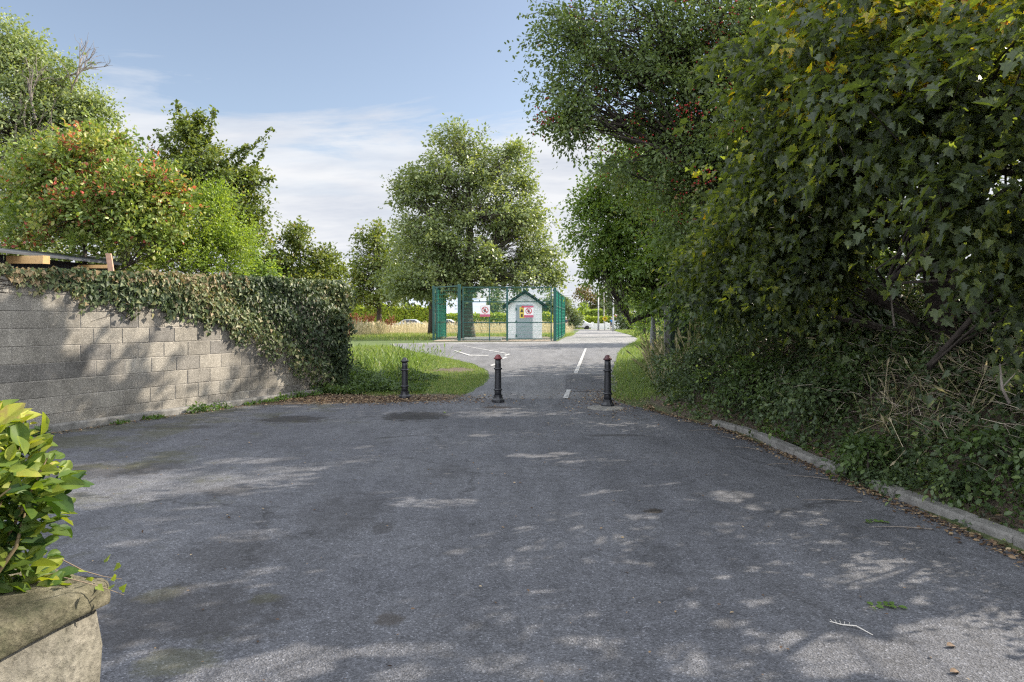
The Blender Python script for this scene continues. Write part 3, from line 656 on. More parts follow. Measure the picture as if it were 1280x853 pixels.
# ------------------------------------------------------------------ oak and its neighbours behind the cage
b = Vector((P(583,420,42).x, 42, float(hprof(42))))
ol = [lobe(575,182,42,2.0,1.2,50), lobe(560,225,42,2.9,1.5,90), lobe(620,215,42,2.3,1.5,80), lobe(520,240,41,1.6,1.4,50), lobe(600,270,42,3.6,1.8,130), lobe(530,290,41,2.4,1.7,80), lobe(570,320,41,3.4,1.6,90),
      lobe(650,280,42,2.2,1.6,80), lobe(672,320,42,1.6,1.2,50), lobe(545,352,41,3.0,1.1,80), lobe(625,345,41.5,3.0,1.2,90), lobe(692,345,42,.9,.9,24), lobe(515,355,41,1.8,.9,36), lobe(642,192,42,.9,.6,16), lobe(497,240,41,.6,.4,9), lobe(655,235,42,.7,.6,14)]
tree('oak_tree', 'large rounded oak rising behind the green mesh cage', 'tree', b,
     [((b.x,42,1.6),.42), ((b.x,42,3.2),.36), ((b.x+.2,42,5),.3), ((b.x+.2,42,7.5),.2), ((b.x+.1,42,10),.12)], ol, ML['oak'], M_bark, T_QUAD, 66, .72, .17, seed=9, flat=.7, lift=.3)
b = Vector((P(541,408,50).x, 50, float(hprof(50))))
tree('oak_tree', 'smaller shaded oak with straight trunk left of the mesh cage', 'tree', b,
     [((b.x,50,2),.28), ((b.x,50,4),.24), ((b.x,50,6),.15)], [lobe(530,335,50,2.6,1.6,70), lobe(500,350,50,2.0,1.2,46), lobe(550,350,50,2.4,1.2,50), lobe(515,305,50,2.0,1.4,40)],
     ML['oak'], M_barkd, T_QUAD, 50, .8, .22, seed=10)
b = Vector((P(474,405,58).x, 58, float(hprof(58))))
tree('maple_tree', 'narrow yellow green tree standing in the tall dry grass', 'tree', b,
     [((b.x,58,2.2),.2), ((b.x,58,4),.16), ((b.x,58,7.5),.08)], [lobe(466,295,58,1.4,1.3,36), lobe(470,325,58,2.3,1.5,70), lobe(452,350,58,1.7,1.3,44), lobe(488,355,58,2.0,1.3,50), lobe(468,372,58,2.6,.9,50)],
     ML['beech'], M_barkd, T_QUAD, 48, .75, .22, seed=12)

# ------------------------------------------------------------------ trees behind the wall on the left
def tips(pos, t, rng, idx):
    m = idx.max()+1; z = pos[:, 2]
    u = rng.random(m)[idx]
    return np.where((u < .17) & (rng.random(len(t)) < .7) & (z > 3.0), .74+.26*rng.random(len(t)), np.clip(t, 0, .72))
b = Vector((P(20,340,19).x, 19, 0))
tree('ash_tree', 'tall pale ash with bare dead twigs at its crown, far left', 'tree', b,
     [((b.x,19,2),.24), ((b.x,19,4),.2), ((b.x,19,6.5),.13), ((b.x,19,8.5),.06)],
     [lobe(10,75,19,1.1,.9,60), lobe(60,105,19,1.1,.9,75), lobe(20,170,19,1.9,1.5,150), lobe(85,160,19,.95,.9,65), lobe(120,205,19,.9,.8,60), lobe(150,235,19,.8,.6,40), lobe(105,140,19,.7,.6,36), lobe(0,50,19,.9,.5,40), lobe(60,215,18,1.4,1.0,70), lobe(20,260,19,2.2,1.2,90), lobe(-60,120,19,1.8,1.6,60), lobe(95,260,19,1.4,1.0,50)],
     ML['ash'], M_bark, T_OVAL, 80, .5, .085, seed=13, flat=.8, up=.4, lift=.3)
def deadbranches(parent, starts, seed, L0=.9, lean=(.5,0,.6)):
    rng = random.Random(seed); mb = MB()
    def grow(p, d, l, r, depth):
        q = p+d*l*.5+Vector([rng.gauss(0,.05)*l for _ in range(3)]); e = q+(d+Vector([rng.gauss(0,.15) for _ in range(3)])).normalized()*l*.5
        mb.tube([p, q, e], [r, r*.8, r*.5], 5, cap=False)
        if depth > 0:
            for k in range(rng.choice((2,3,3))):
                nd = (d+Vector([rng.gauss(0,.5) for _ in range(3)])).normalized(); s = p.lerp(e, rng.uniform(.45, 1)); grow(s, nd, l*rng.uniform(.5,.75), r*.55, depth-1)
    for s in starts: grow(s, (Vector(lean)+Vector([rng.gauss(0,.25) for _ in range(3)])).normalized(), L0*rng.uniform(.8,1.4), .03, 3)
    return mb.build('dead_branch', M_dead, parent)
at_ = [o for o in C.objects if o.name.startswith('ash_tree')][0]
deadbranches(at_, [P(70,100,18.6), P(85,130,18.6), P(95,105,18.6)], 3, .8)
deadbranches(at_, [P(120,165,18.6), P(125,185,18.6)], 6, .75, (.7,0,.25))
deadbranches(at_, [P(30,250,17.9), P(20,180,17.9), P(45,150,17.9), P(10,220,17.9), P(60,210,17.9)], 5, .9, (.1,0,.9))
b = Vector((P(110,345,13.5).x, 13.5, 0))
tree('photinia_shrub', 'rounded shrub with red leaf tips leaning over the ivy covered wall', 'shrub', b,
     [((b.x+.1,13.5,1.2),.07), ((b.x,13.4,2.2),.05), ((b.x,13.4,3.2),.035)],
     [lobe(115,215,13.5,.95,.7,80), lobe(60,230,13.5,.8,.65,60), lobe(170,240,13.2,.8,.65,66), lobe(205,255,13.2,.45,.5,30), lobe(100,280,13.2,1.1,.65,70), lobe(190,290,13,.7,.55,42), lobe(40,285,13.5,.7,.55,36), lobe(135,185,13.8,.5,.35,20)],
     ML['photinia'], M_bark, T_OVAL, 78, .36, .078, seed=14, flat=1, up=.2, droop=0, lift=.7, tintf=tips)
b = Vector((P(255,345,14.5).x, 14.5, 0))
tree('privet_shrub', 'bright green feathery shrub right of the red tipped one', 'shrub', b,
     [((b.x,14.5,1.2),.06), ((b.x,14.5,2.4),.04), ((b.x,14.5,3),.03)],
     [lobe(255,285,14.5,.75,.6,60), lobe(220,315,14.5,.7,.5,46), lobe(290,310,14.5,.6,.5,40), lobe(250,335,14.3,1.1,.35,50), lobe(270,255,14.5,.4,.35,20)],
     ML['bright'], M_bark, T_OVAL, 95, .34, .05, seed=15, flat=1, up=.3, droop=0, lift=.9)
b = Vector((P(255,345,19).x, 19, 0))
tree('hornbeam_tree', 'sparse hornbeam with upright leafy sprays spiking into the sky', 'tree', b,
     [((b.x,19,2),.13), ((b.x,19,3.4),.1), ((b.x,19,4.6),.06), ((b.x-.1,19,6.4),.03)],
     [lobe(240,205,19,.95,.8,80), lobe(280,240,19,.9,.75,66), lobe(215,240,19,.9,.8,60), lobe(235,165,19,.35,.5,24), lobe(300,270,19,.7,.6,40), lobe(305,225,19,.5,.35,22), lobe(190,225,19,.6,.6,34), lobe(300,290,19,.8,.6,36)],
     ML['beech'], M_barkd, T_OVAL, 70, .42, .085, seed=16, flat=.7, up=.6, lift=.3)
hb = [o for o in C.objects if o.name.startswith('hornbeam_tree')][0]
for i, (a_, b_, c_) in enumerate([((235,180),(226,150),(222,128)), ((250,190),(262,165),(268,136)), ((285,215),(310,190),(342,160)), ((290,235),(315,215),(335,178)), ((290,240),(318,232),(342,222)),
                                  ((240,200),(248,170),(246,140)), ((295,270),(315,280),(333,262)), ((270,215),(295,190),(312,182)), ((225,200),(205,175),(196,165)), ((232,175),(245,155),(258,150))]):
    shoot('s', '', [P(*a_,19), P((a_[0]+b_[0])/2,(a_[1]+b_[1])/2+1,19), P(*b_,19), P(*c_,19)], ML['beech'], T_OVAL, .11, 230, .02, 30+i, hb)
simple_tree('copper_beech', 'small purple leaved tree peeping above the left shrubs', P(195,300,27).x, 27, 7.6, 1.6, ML['copper'], 31, size=.16, k=70, per=40, low=.4)
b = Vector((P(375,345,21).x, 21, float(hprof(21))))
tree('young_tree', 'young leafy tree rising beyond the end of the block wall', 'tree', b,
     [((b.x,21,1.4),.07), ((b.x,21,2.4),.05), ((b.x,21,3.6),.03)],
     [lobe(370,300,21,.55,.5,36), lobe(350,325,21,.7,.4,40), lobe(400,325,21,.6,.45,36), lobe(385,345,21,1.0,.4,50), lobe(330,335,21,.6,.4,30), lobe(415,345,22,.4,.5,24)],
     ML['beech'], M_bark, T_OVAL, 56, .3, .09, seed=17, flat=.8)
simple_tree('shrub', 'dense green shrub filling the gap behind the shed roof', P(30,345,15).x, 15.6, 3.7, 1.6, ML['ash'], 33, size=.1, T=T_OVAL, k=120, per=60, rc=.4, low=.3, cat='shrub')
simple_tree('shrub', 'mid green shrub behind the bright feathery one', P(310,345,17).x, 17.4, 3.1, 1.5, ML['lime'], 34, size=.1, T=T_OVAL, k=110, per=60, rc=.4, low=.3, cat='shrub')
simple_tree('shrub', 'shaded green shrub between the ash and the red tipped shrub', P(150,345,17).x, 17, 4.6, 1.8, ML['beech'], 35, size=.12, T=T_OVAL, k=120, per=60, rc=.45, low=.3, cat='shrub')

# ------------------------------------------------------------------ ivy on the wall
def wpoint(px, py):    # point of the wall's face
    k = (px-640)/F; Y = (A0.x-A0.y*WD.x/WD.y)/(k-WD.x/WD.y)
    return Y, H-(py-400)/F*Y
low_px = [(-60,344),(0,346),(34,349),(58,362),(89,372),(141,386),(172,383),(210,391),(268,405),(296,424),(326,441),(357,455),(364,469),(392,483),(412,497),(432,500)]
lowYZ = [wpoint(*q) for q in low_px]; lY = [q[0] for q in lowYZ]; lZ = [q[1] for q in lowYZ]
rng = np.random.default_rng(20)
ivy = empty('ivy', A0+WD*6, 'thick ivy trailing over the top and far end of the block wall', 'ivy')
n = 30000
s = rng.random(n)*(WL+.45); y = A0.y+s*WD.y; lo = np.interp(y, lY, lZ)
lo = lo+.09*np.sin(s*9)+.06*np.sin(s*23+1)+.07*rng.normal(size=n)
thick = np.interp(y, [8, 10, 12, 13.5, 15], [.03, .08, .16, .28, .38]); topz = 9*CH+np.interp(y, [8, 9.5, 13, 15], [.03, .12, .22, .2])+.035*np.sin(s*5)+.03*np.sin(s*13)
z = lo+(topz-lo)*rng.random(n)**.85
cover = np.interp(y, [7.5, 9, 10.2, 12], [.05, .12, .24, .7])
keep = (rng.random(n) < cover) & (y > 6)
lump = .5+.5*np.sin(s*3.1+z*4)*np.sin(z*5.3+s*1.7)
o_ = (.02+thick*(.35+.65*lump)*(rng.random(n)**.4))
pos = np.stack([A0.x+s*WD.x+WN.x*o_, A0.y+s*WD.y+WN.y*o_, z], 1)[keep]
# top and back of the wall
m2 = 9000; s2 = rng.random(m2)*(WL+.4); y2 = A0.y+s2*WD.y; k2 = rng.random(m2) < np.interp(y2, [7.5, 9, 10.2, 12], [.1,.6,1,1])
o2 = -rng.random(m2)*.3+.08; z2 = 9*CH+rng.random(m2)*np.interp(y2, [8, 9.5, 13, 15], [.04, .12, .24, .27])
pos = np.concatenate([pos, np.stack([A0.x+s2*WD.x+WN.x*o2, y2+WN.y*o2, z2], 1)[k2]])
# round the end of the wall down to the ground
m3 = 6000; a3 = rng.random(m3)*math.pi; r3 = .12+.22*rng.random(m3)**.4; z3 = rng.random(m3)*2.35
pos = np.concatenate([pos, np.stack([A1.x+(WD.x*np.sin(a3)+WN.x*np.cos(a3))*r3+WD.x*.1-WN.x*.08, A1.y+(WD.y*np.sin(a3)+WN.y*np.cos(a3))*r3+WD.y*.1-WN.y*.08, z3], 1)])
n = len(pos); wn = np.array(WN)[None]
ti = .36+.2*np.sin(pos[:, 1]*2.3+pos[:, 2]*3)+rng.normal(size=n)*.2
ti = np.where((pos[:, 2] > 2.1) & (pos[:, 1] > 9) & (pos[:, 1] < 12.5) & (rng.random(n) < .22), .9+.1*rng.random(n), ti)
ti = ti+np.interp(pos[:, 1], [8, 11.5, 13.5], [.28, .2, 0])
leaves('foliage', T_IVY, pos, rng.normal(size=(n, 3))*.5+np.array([0,0,-.9]), wn+rng.normal(size=(n, 3))*.45+np.array([0,0,.35]), .062*(.6+.8*rng.random(n)), np.clip(ti, 0, 1), ML['ivy'], ivy)
mb = MB()
for i in range(46):
    s = 3.5+random.random()*(WL-3.6); p0 = A0+WD*s+WN*.012; zt = 9*CH; yb = p0.y
    zb = float(np.interp(yb, lY, lZ))-random.uniform(-.1,.25); zb = max(.05, zb)
    pts = [p0+Vector((0,0,zt))]
    for k in range(1, 6):
        pts.append(p0+WD*random.gauss(0,.08)*k**.5+Vector((0,0,zt+(zb-zt)*k/5)))
    mb.tube(pts, [.008,.007,.006,.005,.004,.002], 5)
mb.build('stem', M_bark, ivy)

# ------------------------------------------------------------------ garden shed behind the wall
M_felt = plain('roofing_felt', (.055,.06,.068), .6, 0, .2, 12, .3)
M_timber = plain('fresh_timber', (.52,.33,.14), .7, 0, .2, 18, .2)
M_shedw = plain('shed_wall_shade', (.018,.02,.027), .7, 0, .3, 5)  # near-black colour stands for the shade under the roof
sh = empty('garden_shed', (-8.5, 11.5, 0), 'low dark shed roof with pale timber beam end behind the block wall', 'shed')
a, b_, c, d = P(-120,300,10.2), P(152,329.5,12.6), P(135,322,15.0), P(-200,297,13.0)
mb = MB(); t = Vector((0,0,.035))
mb.add([a-t,b_-t,c-t,d-t,a,b_,c,d], [(0,3,2,1),(4,5,6,7),(0,1,5,4),(1,2,6,5),(2,3,7,6),(3,0,4,7)]); mb.build('roof', M_felt, sh)
mb = MB(); q0 = P(12,325,11.8); q1 = P(58,325,10.9)
mb.bar(q0, q1, .10, .13); mb.build('beam', M_timber, sh)
mb = MB(); mb.bar(P(100,333.5,12.4), P(137,333.5,11.95), .05, .06); mb.build('beam', M_timber, sh)
mb = MB(); wa, wb = P(-120,316,10.9), P(138,342,12.9)
u = (wb-wa); u.normalize(); mb.obox(((wa+wb)/2)*1.0+Vector((0,0,-.85)), u*((wb-wa).length/2), Vector((u.y,-u.x,0)).normalized()*.06, Vector((0,0,.98))); mb.build('wall', M_shedw, sh)
mb = MB(); mb.bar(P(141,352,11.6), P(136,319,11.6), .09, .03); mb.obox(P(135.5,318,11.6), (.046,0,0), (0,.016,0), (0,0,.012))
o = mb.build('wooden_stake', plain('weathered_pink_wood', (.42,.26,.18), .8, 0, .2, 15)); tag(o, 'slanted wooden stake poking up beside the shed roof', 'stake')

# ------------------------------------------------------------------ near left: pillar with stone cap and hedge
def stone(name, c0, c1, c2, s1, s2):
    m, nt, out = newmat(name); L = nt.links.new
    tc = nt.nodes.new('ShaderNodeTexCoord')
    n1 = N(nt, 'ShaderNodeTexNoise', Scale=s1, Detail=9.0, Roughness=.72, Distortion=.4); L(tc.outputs['Object'], n1.inputs['Vector'])
    n2 = N(nt, 'ShaderNodeTexNoise', Scale=s2, Detail=6.0, Roughness=.7); L(tc.outputs['Object'], n2.inputs['Vector'])
    r1 = ramp(nt, n1.outputs['Fac'], [(.32, c0), (.5, c1), (.66, c2)]); r2 = ramp(nt, n2.outputs['Fac'], [(.3, g3(.45)), (.5, g3(.95)), (.7, g3(1.25))])
    p = N(nt, 'ShaderNodeBsdfPrincipled', Roughness=.95); p.inputs['Specular IOR Level'].default_value = .2
    q = nt.nodes.new('ShaderNodeMix'); q.data_type = 'RGBA'; q.blend_type = 'MULTIPLY'; q.inputs[0].default_value = 1; L(r1.outputs[0], q.inputs[6]); L(r2.outputs[0], q.inputs[7]); L(q.outputs[2], p.inputs['Base Color'])
    b = N(nt, 'ShaderNodeBump', Strength=1.0, Distance=.008); L(n2.outputs['Fac'], b.inputs['Height'])
    b2 = N(nt, 'ShaderNodeBump', Strength=.8, Distance=.02); L(n1.outputs['Fac'], b2.inputs['Height']); L(b.outputs[0], b2.inputs['Normal']); L(b2.outputs[0], p.inputs['Normal'])
    L(p.outputs[0], out.inputs[0]); return m
m = stone('old_render', (.12,.115,.09), (.22,.205,.17), (.33,.31,.26), 4, 55)
M_cap = stone('mossy_stone', (.05,.055,.03), (.13,.12,.08), (.24,.22,.16), 8, 70)
gw = empty('garden_wall', (-1.3, 1.2, 0), 'old rendered garden wall with mossy stone coping at lower left', 'wall')
e0 = P(126,757,1.62); dv = Vector((.197, 1, 0)).normalized(); sv = Vector((dv.y, -dv.x, 0))
def slab(z0, z1, outx, endy, name, mat, nseg=26, noise=.006):
    """wall body running towards the camera's left, with an uneven rounded surface"""
    import mathutils
    bm_v = []; c1 = Vector((e0.x, e0.y, 0))+sv*outx+dv*endy
    c0 = c1-dv*2.4; wdt = .42+outx
    mb = MB(); nz = 10
    ring = []
    per = []
    for i in range(nseg+1): per.append(c0.lerp(c1, i/nseg))
    for i in range(1, 9): per.append(c1-sv*wdt*i/8)
    for i in range(1, nseg+1): per.append((c1-sv*wdt).lerp(c0-sv*wdt, i/nseg))
    cen = sum(per, Vector())/len(per)
    rows_ = []
    for k in range(nz+1):
        z = z0+(z1-z0)*k/nz; edge = min(k, nz-k)/nz; ins = .018*max(0, 1-edge*6)**2
        r = []
        for q in per:
            nn = mathutils.noise.noise(Vector((q.x*7, q.y*7, z*7)))*noise*2+mathutils.noise.noise(Vector((q.x*25, q.y*25, z*25)))*noise
            dd = (q-cen); dd.z = 0
            # push along wall normal
            r.append(q-Vector((0,0,0))+(sv if (q-c1+sv*wdt/2).dot(sv) > 0 else -sv)*(nn-ins)+Vector((0,0,z)))
        rows_.append(r)
    n = len(per)
    for r in rows_: mb.v += [tuple(x) for x in r]
    for k in range(nz):
        for i in range(n):
            j = (i+1) % n; mb.f.append((k*n+i, k*n+j, (k+1)*n+j, (k+1)*n+i))
    # top as strips
    t0 = nz*n; cols = 10
    base = len(mb.v)
    for i in range(nseg+1):
        pr = rows_[nz][i]; pl = rows_[nz][nseg+8+(nseg-i)]
        for j in range(cols+1):
            q = pr.lerp(pl, j/cols); q.z += mathutils.noise.noise(q*9)*.012*(0 < j < cols)+.012*math.sin(math.pi*j/cols); mb.v.append(tuple(q))
    for i in range(nseg):
        for j in range(cols):
            q = base+i*(cols+1)+j; mb.f.append((q, q+cols+1, q+cols+2, q+1))
    return mb.build(name, mat, gw, True)
zc = e0.z
slab(-.05, zc, 0, 0, 'body', m, noise=.005)
slab(zc-.004, zc+.062, .012, .008, 'coping', M_cap, noise=.006)
# hedge leaves
rng = np.random.default_rng(41)
hd = empty('griselinia_hedge', (e0.x-.25, 1.1, 0), 'glossy yellow green hedge growing over the old garden wall', 'hedge')
n = 3900
s = rng.random(n)
Yh = .9+.70*s**.8; xr = (e0.x-.085)-(1.62-Yh)*.197
dx = rng.random(n)**1.6*.36; zz = zc+.03+rng.random(n)**.92*.43
edge = .035*np.sin(zz*17)+.025*np.sin(Yh*19+zz*9)+.012*rng.normal(size=n)
topf = np.clip((zz-(zc+.30))/.12, 0, 1)
dx = dx+topf*.03+np.clip((zc+.16-zz)/.16, 0, 1)*.03
pos = np.stack([xr-dx+edge, Yh, zz], 1)
outw = np.stack([np.full(n, .75)*(1-topf*.4), np.full(n, .12)+.5*(Yh > 1.4), .25+.8*topf], 1)
d = outw+rng.normal(size=(n, 3))*.55; nn = np.stack([np.full(n,.3), np.full(n,-.25), np.full(n,.9)], 1)+rng.normal(size=(n, 3))*.5
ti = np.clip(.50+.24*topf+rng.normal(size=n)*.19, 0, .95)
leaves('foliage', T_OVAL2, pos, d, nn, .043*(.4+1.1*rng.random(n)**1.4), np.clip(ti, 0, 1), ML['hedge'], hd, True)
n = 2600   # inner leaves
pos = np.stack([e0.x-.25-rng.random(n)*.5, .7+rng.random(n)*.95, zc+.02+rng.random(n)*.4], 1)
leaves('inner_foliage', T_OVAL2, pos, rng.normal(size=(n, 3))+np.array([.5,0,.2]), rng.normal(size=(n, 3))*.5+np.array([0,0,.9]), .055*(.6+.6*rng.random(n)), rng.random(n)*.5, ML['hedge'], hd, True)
mb = MB()
for i in range(70):
    y0 = .7+random.random()*.85; x0 = e0.x-.22-(1.62-y0)*.197-random.random()*.12
    q = Vector((x0, y0, zc+.01)); pts = [q]
    for k in range(4): q = q+Vector((random.gauss(.03,.035), random.gauss(0,.03), random.uniform(.06,.12))); pts.append(q)
    mb.tube(pts, [.006,.005,.004,.003,.0015], 6, cap=False)
mb.build('stems', plain('hedge_stem', (.16,.12,.06), .8), hd, True)
# small ivy tendrils trailing off the coping
mb = MB(); t1 = [P(78,700,1.55), P(105,714,1.6), P(130,721,1.62), P(152,724,1.63)]; t2 = [P(80,722,1.5), P(105,728,1.55), P(130,735,1.58), P(155,744,1.6)]
tv = empty('ivy_tendril', t1[0], 'thin ivy tendrils with tiny leaves reaching past the mossy coping', 'ivy')
for t in (t1, t2): mb.tube(t, [.0014,.0013,.001,.0007], 5)
mb.build('stem', plain('tendril', (.16,.12,.08), .8), tv)
tp = np.array([list(P(*q)) for q in [(133,702,1.6),(150,706,1.62),(152,738,1.6),(140,735,1.59),(122,733,1.56),(100,715,1.57),(112,722,1.58),(145,722,1.6)]])
leaves('foliage', T_IVY, tp, RNG.normal(size=(8,3)), np.array([[0,-.7,.7]]*8)+RNG.normal(size=(8,3))*.3, .02, np.full(8,.75), ML['hedge'], tv)

# ------------------------------------------------------------------ bollards
M_blk = plain('black_paint', (.022,.023,.028), .38, 0, .25, 14, .15)
M_red = plain('red_cap_paint', (.16,.028,.032), .5, 0, .35, 22)
def bollard(px, py, label, captop, h, tilt=0):
    g = G(px, py); root = empty('bollard', (g.x, g.y, g.z+.006), label, 'bollard', 'bollards closing off the path')
    c = (g.x, g.y, g.z+.006)
    mb = MB(); mb.lathe(c, [(.115,0),(.12,.01),(.118,.05),(.095,.075),(.088,.09),(.085,.105),(.083,.14)], 10); mb.build('base', M_blk, root)
    mb = MB(); mb.lathe(c, [(.066,.13),(.064,.2),(.060,.5),(.056,.8*h),(.054,.9*h)]); mb.build('shaft', M_blk, root, True)
    for zb, rb in ((.24, .08), (.70*h, .076)):
        mb = MB(); mb.lathe(c, [(rb-.018,zb-.018),(rb,zb-.012),(rb+.004,zb),(rb,zb+.012),(rb-.018,zb+.018)]); mb.build('band', M_blk, root, True)
    mb = MB(); mb.lathe(c, [(.056,.9*h-.004),(.076,.9*h),(.08,.9*h+.012),(.074,.9*h+.022),(.060,.9*h+.03),(.052,.9*h+.05),(.04,.9*h+.072),(.02,.9*h+.084),(.004,.9*h+.087)]); mb.build('cap', captop, root, True)
    root.rotation_euler = (0, math.radians(tilt), 0)
    return root
M_redpart = plain('worn_red_paint', (.075,.025,.028), .5, 0, .8, 16)
bollard(506, 498.5, 'all black bollard standing in leaf litter beside the grass island', M_blk, .80)
bollard(622.5, 503.5, 'black bollard with a dull red cap in the middle of the path', M_red, .90)
bollard(759.5, 509.5, 'black bollard with worn red cap on a concrete pad by the bank', M_redpart, .93)
g = G(757, 511); mb = MB(); mb.lathe((g.x, g.y-.02, .004), [(.34,-.02),(.33,.012),(.31,.022),(.2,.026)], 11)
o = mb.build('concrete_pad', M_kerb); tag(o, kind='structure'); o.scale = (1, 1, 1)

# ------------------------------------------------------------------ mesh cage
M_green = plain('green_coating', (.03,.25,.17), .4, 0, .15, 8)
M_greend = plain('dark_green_steel', (.02,.085,.075), .4, 0, .2, 8)
M_galv = plain('galvanised', (.42,.44,.45), .45, .3, .15, 10)
def post(mb, x, y, z0, z1, w): mb.box(x-w/2, x+w/2, y-w/2, y+w/2, z0, z1)
def wiremesh(mb, a, b, z0, z1, step=.05, hstep=.2, r=.005):
    a, b = Vector(a), Vector(b); d = b-a; n = int(d.length/step)
    for i in range(n+1):
        q = a+d*i/n; mb.bar((q.x, q.y, z0), (q.x, q.y, z1), r)
    k = int((z1-z0)/hstep)
    for j in range(k+1):
        z = z0+(z1-z0)*j/k; mb.bar((a.x, a.y, z), (b.x, b.y, z), r*1.4)
def fence_run(label, pts, ztop, zb, widths, rails, name='mesh_fence', step=.05, r=.005):
    root = empty(name, (pts[0][0], pts[0][1], zb), label, 'fence', 'green mesh fence of the cage')
    for (x, y), w_ in zip(pts, widths):
        mb = MB(); post(mb, x, y, zb-.1, ztop+(.06 if w_ > .1 else 0), w_); bevel(mb.build('post', M_greend, root), .008)
    for (x0, y0), (x1, y1) in zip(pts[:-1], pts[1:]):
        mb = MB(); wiremesh(mb, (x0,y0,0), (x1,y1,0), zb+.06, ztop-.03, step, .2, r); mb.build('mesh_panel', M_green, root)
        for z in rails:
            mb = MB(); mb.bar((x0,y0,z), (x1,y1,z), .045, .05); mb.build('rail', M_greend, root)
    return root
Zf = float(hprof(36)); Xp = lambda px, Y: (px-640)/F*Y
fx = [Xp(574,36), Xp(612,36), Xp(634,36), Xp(693,36)]
zt = P(0,358.5,36).z
fence_run('front panel of the green mesh cage with two horizontal rails', [(fx[0]+.2,36), (fx[1],36), (fx[2],36), (Xp(689,36),36)], zt, Zf+.08, [.06,.05,.1,.06], [zt-.03, P(0,377.5,36).z, P(0,403.3,36).z, Zf+.12])
o = fence_run('tall dark gate post of the cage with top rail to its left', [(Xp(542,37.6),37.6), (fx[0],36)], zt+.06, Zf, [.12,.16], [zt+.04], step=.2)
fence_run('left wing of the green mesh cage running back from the front', [(Xp(542.5,38.2)+.15,38.2), (Xp(549.5,40.2),40.2), (Xp(557,43.5),43.5)], zt+.05, Zf, [.1,.1,.1], [zt+.02, P(0,379,38).z, P(0,403,38).z, Zf+.1], r=.0065)
fence_run('right wing of the green mesh cage angled along the path', [(fx[3],35.6), (Xp(697.5,39),39), (Xp(701.5,43),43), (Xp(706,48),48)], P(0,361,35.6).z, Zf-.03, [.15,.1,.1,.08], [P(0,361,35.6).z-.03, 2.3, 1.35, Zf+.12], r=.007)
mb = MB(); mb.box(fx[0]+.1, fx[2]-.3, 36.2, 39.5, Zf-.1, Zf+.13); o = mb.build('concrete_slab', plain('pale_concrete', (.42,.40,.37), .9, 0, .15, 4, .4)); bevel(o, .02); tag(o, 'pale raised concrete slab inside the mesh cage', 'slab')
mb = MB(); mb.box(Xp(545,37), fx[3]+.1, 35.3, 45, Zf-.3, Zf+.025); o = mb.build('hardstanding', plain('gravel_ground', (.27,.22,.17), .95, 0, .35, 6, .8)); tag(o, kind='structure')
# signs
def nosign(name, px0, px1, py0, py1, Y, label, band_top):
    root = empty(name, P((px0+px1)/2, py1, Y), label, 'sign', 'warning signs on the cage')
    a, b = P(px0, py0, Y), P(px1, py1, Y); w_, h_ = b.x-a.x, a.z-b.z; cx, cz = (a.x+b.x)/2, (a.z+b.z)/2
    mb = MB(); mb.box(a.x, b.x, Y, Y+.006, b.z, a.z); mb.build('panel', plain('sign_white', (.78,.76,.76), .45, 0, .04), root)
    mb = MB(); mb.box(a.x-.003, b.x+.003, Y-.004, Y-.001, b.z-.003, b.z+h_*.2)
    M_band = plain('sign_red', (.50,.10,.17), .5, 0, .1); mb.build('red_band', M_band, root)
    if band_top:
        mb = MB(); mb.box(a.x-.003, b.x+.003, Y-.004, Y-.001, a.z-h_*.14, a.z+.003); mb.build('red_band', M_band, root)
    if 0: mb.build('red_band', plain('sign_red', (.50,.10,.17), .5, 0, .1), root)
    mb = MB(); zc_ = cz+h_*.06; R = w_*.34; vs = []; fs = []
    for k in range(28):
        th = 2*math.pi*k/28
        for rr in (R*.80, R): vs.append((cx+rr*math.cos(th), Y-.005, zc_+rr*math.sin(th)))
    for k in range(28):
        j = (k+1) % 28; fs.append((2*k, 2*k+1, 2*j+1, 2*j))
    mb.add(vs, fs); mb.obox((cx, Y-.009, zc_), Vector((1,0,-1)).normalized()*R*.85, (0,.0015,0), Vector((1,0,1)).normalized()*R*.09)
    mb.build('prohibition_ring', plain('ring_red', (.5,.03,.04), .5, 0, .05), root)
    mb = MB()   # raised hand
    mb.box(cx-R*.25, cx+R*.28, Y-.0065, Y-.0055, zc_-R*.5, zc_+R*.05)
    for k in range(4): mb.box(cx-R*.25+k*R*.14, cx-R*.25+k*R*.14+R*.1, Y-.0065, Y-.0055, zc_+R*.05, zc_+R*(.4, .52, .55, .42)[k])
    mb.obox((cx-R*.36, Y-.006, zc_-R*.12), Vector((.5,0,-.9))*R*.2, (0,.0005,0), Vector((.9,0,.5))*R*.06)
    mb.build('hand_symbol', plain('sign_black', (.03,.03,.035), .5), root)
nosign('warning_sign', 600, 612.5, 381.5, 396, 35.9, 'white and red prohibition sign with crossed hand left of the hut', False)
nosign('warning_sign', 655, 666.8, 382.6, 397, 35.9, 'prohibition sign with crossed hand in front of the grey hut door', True)
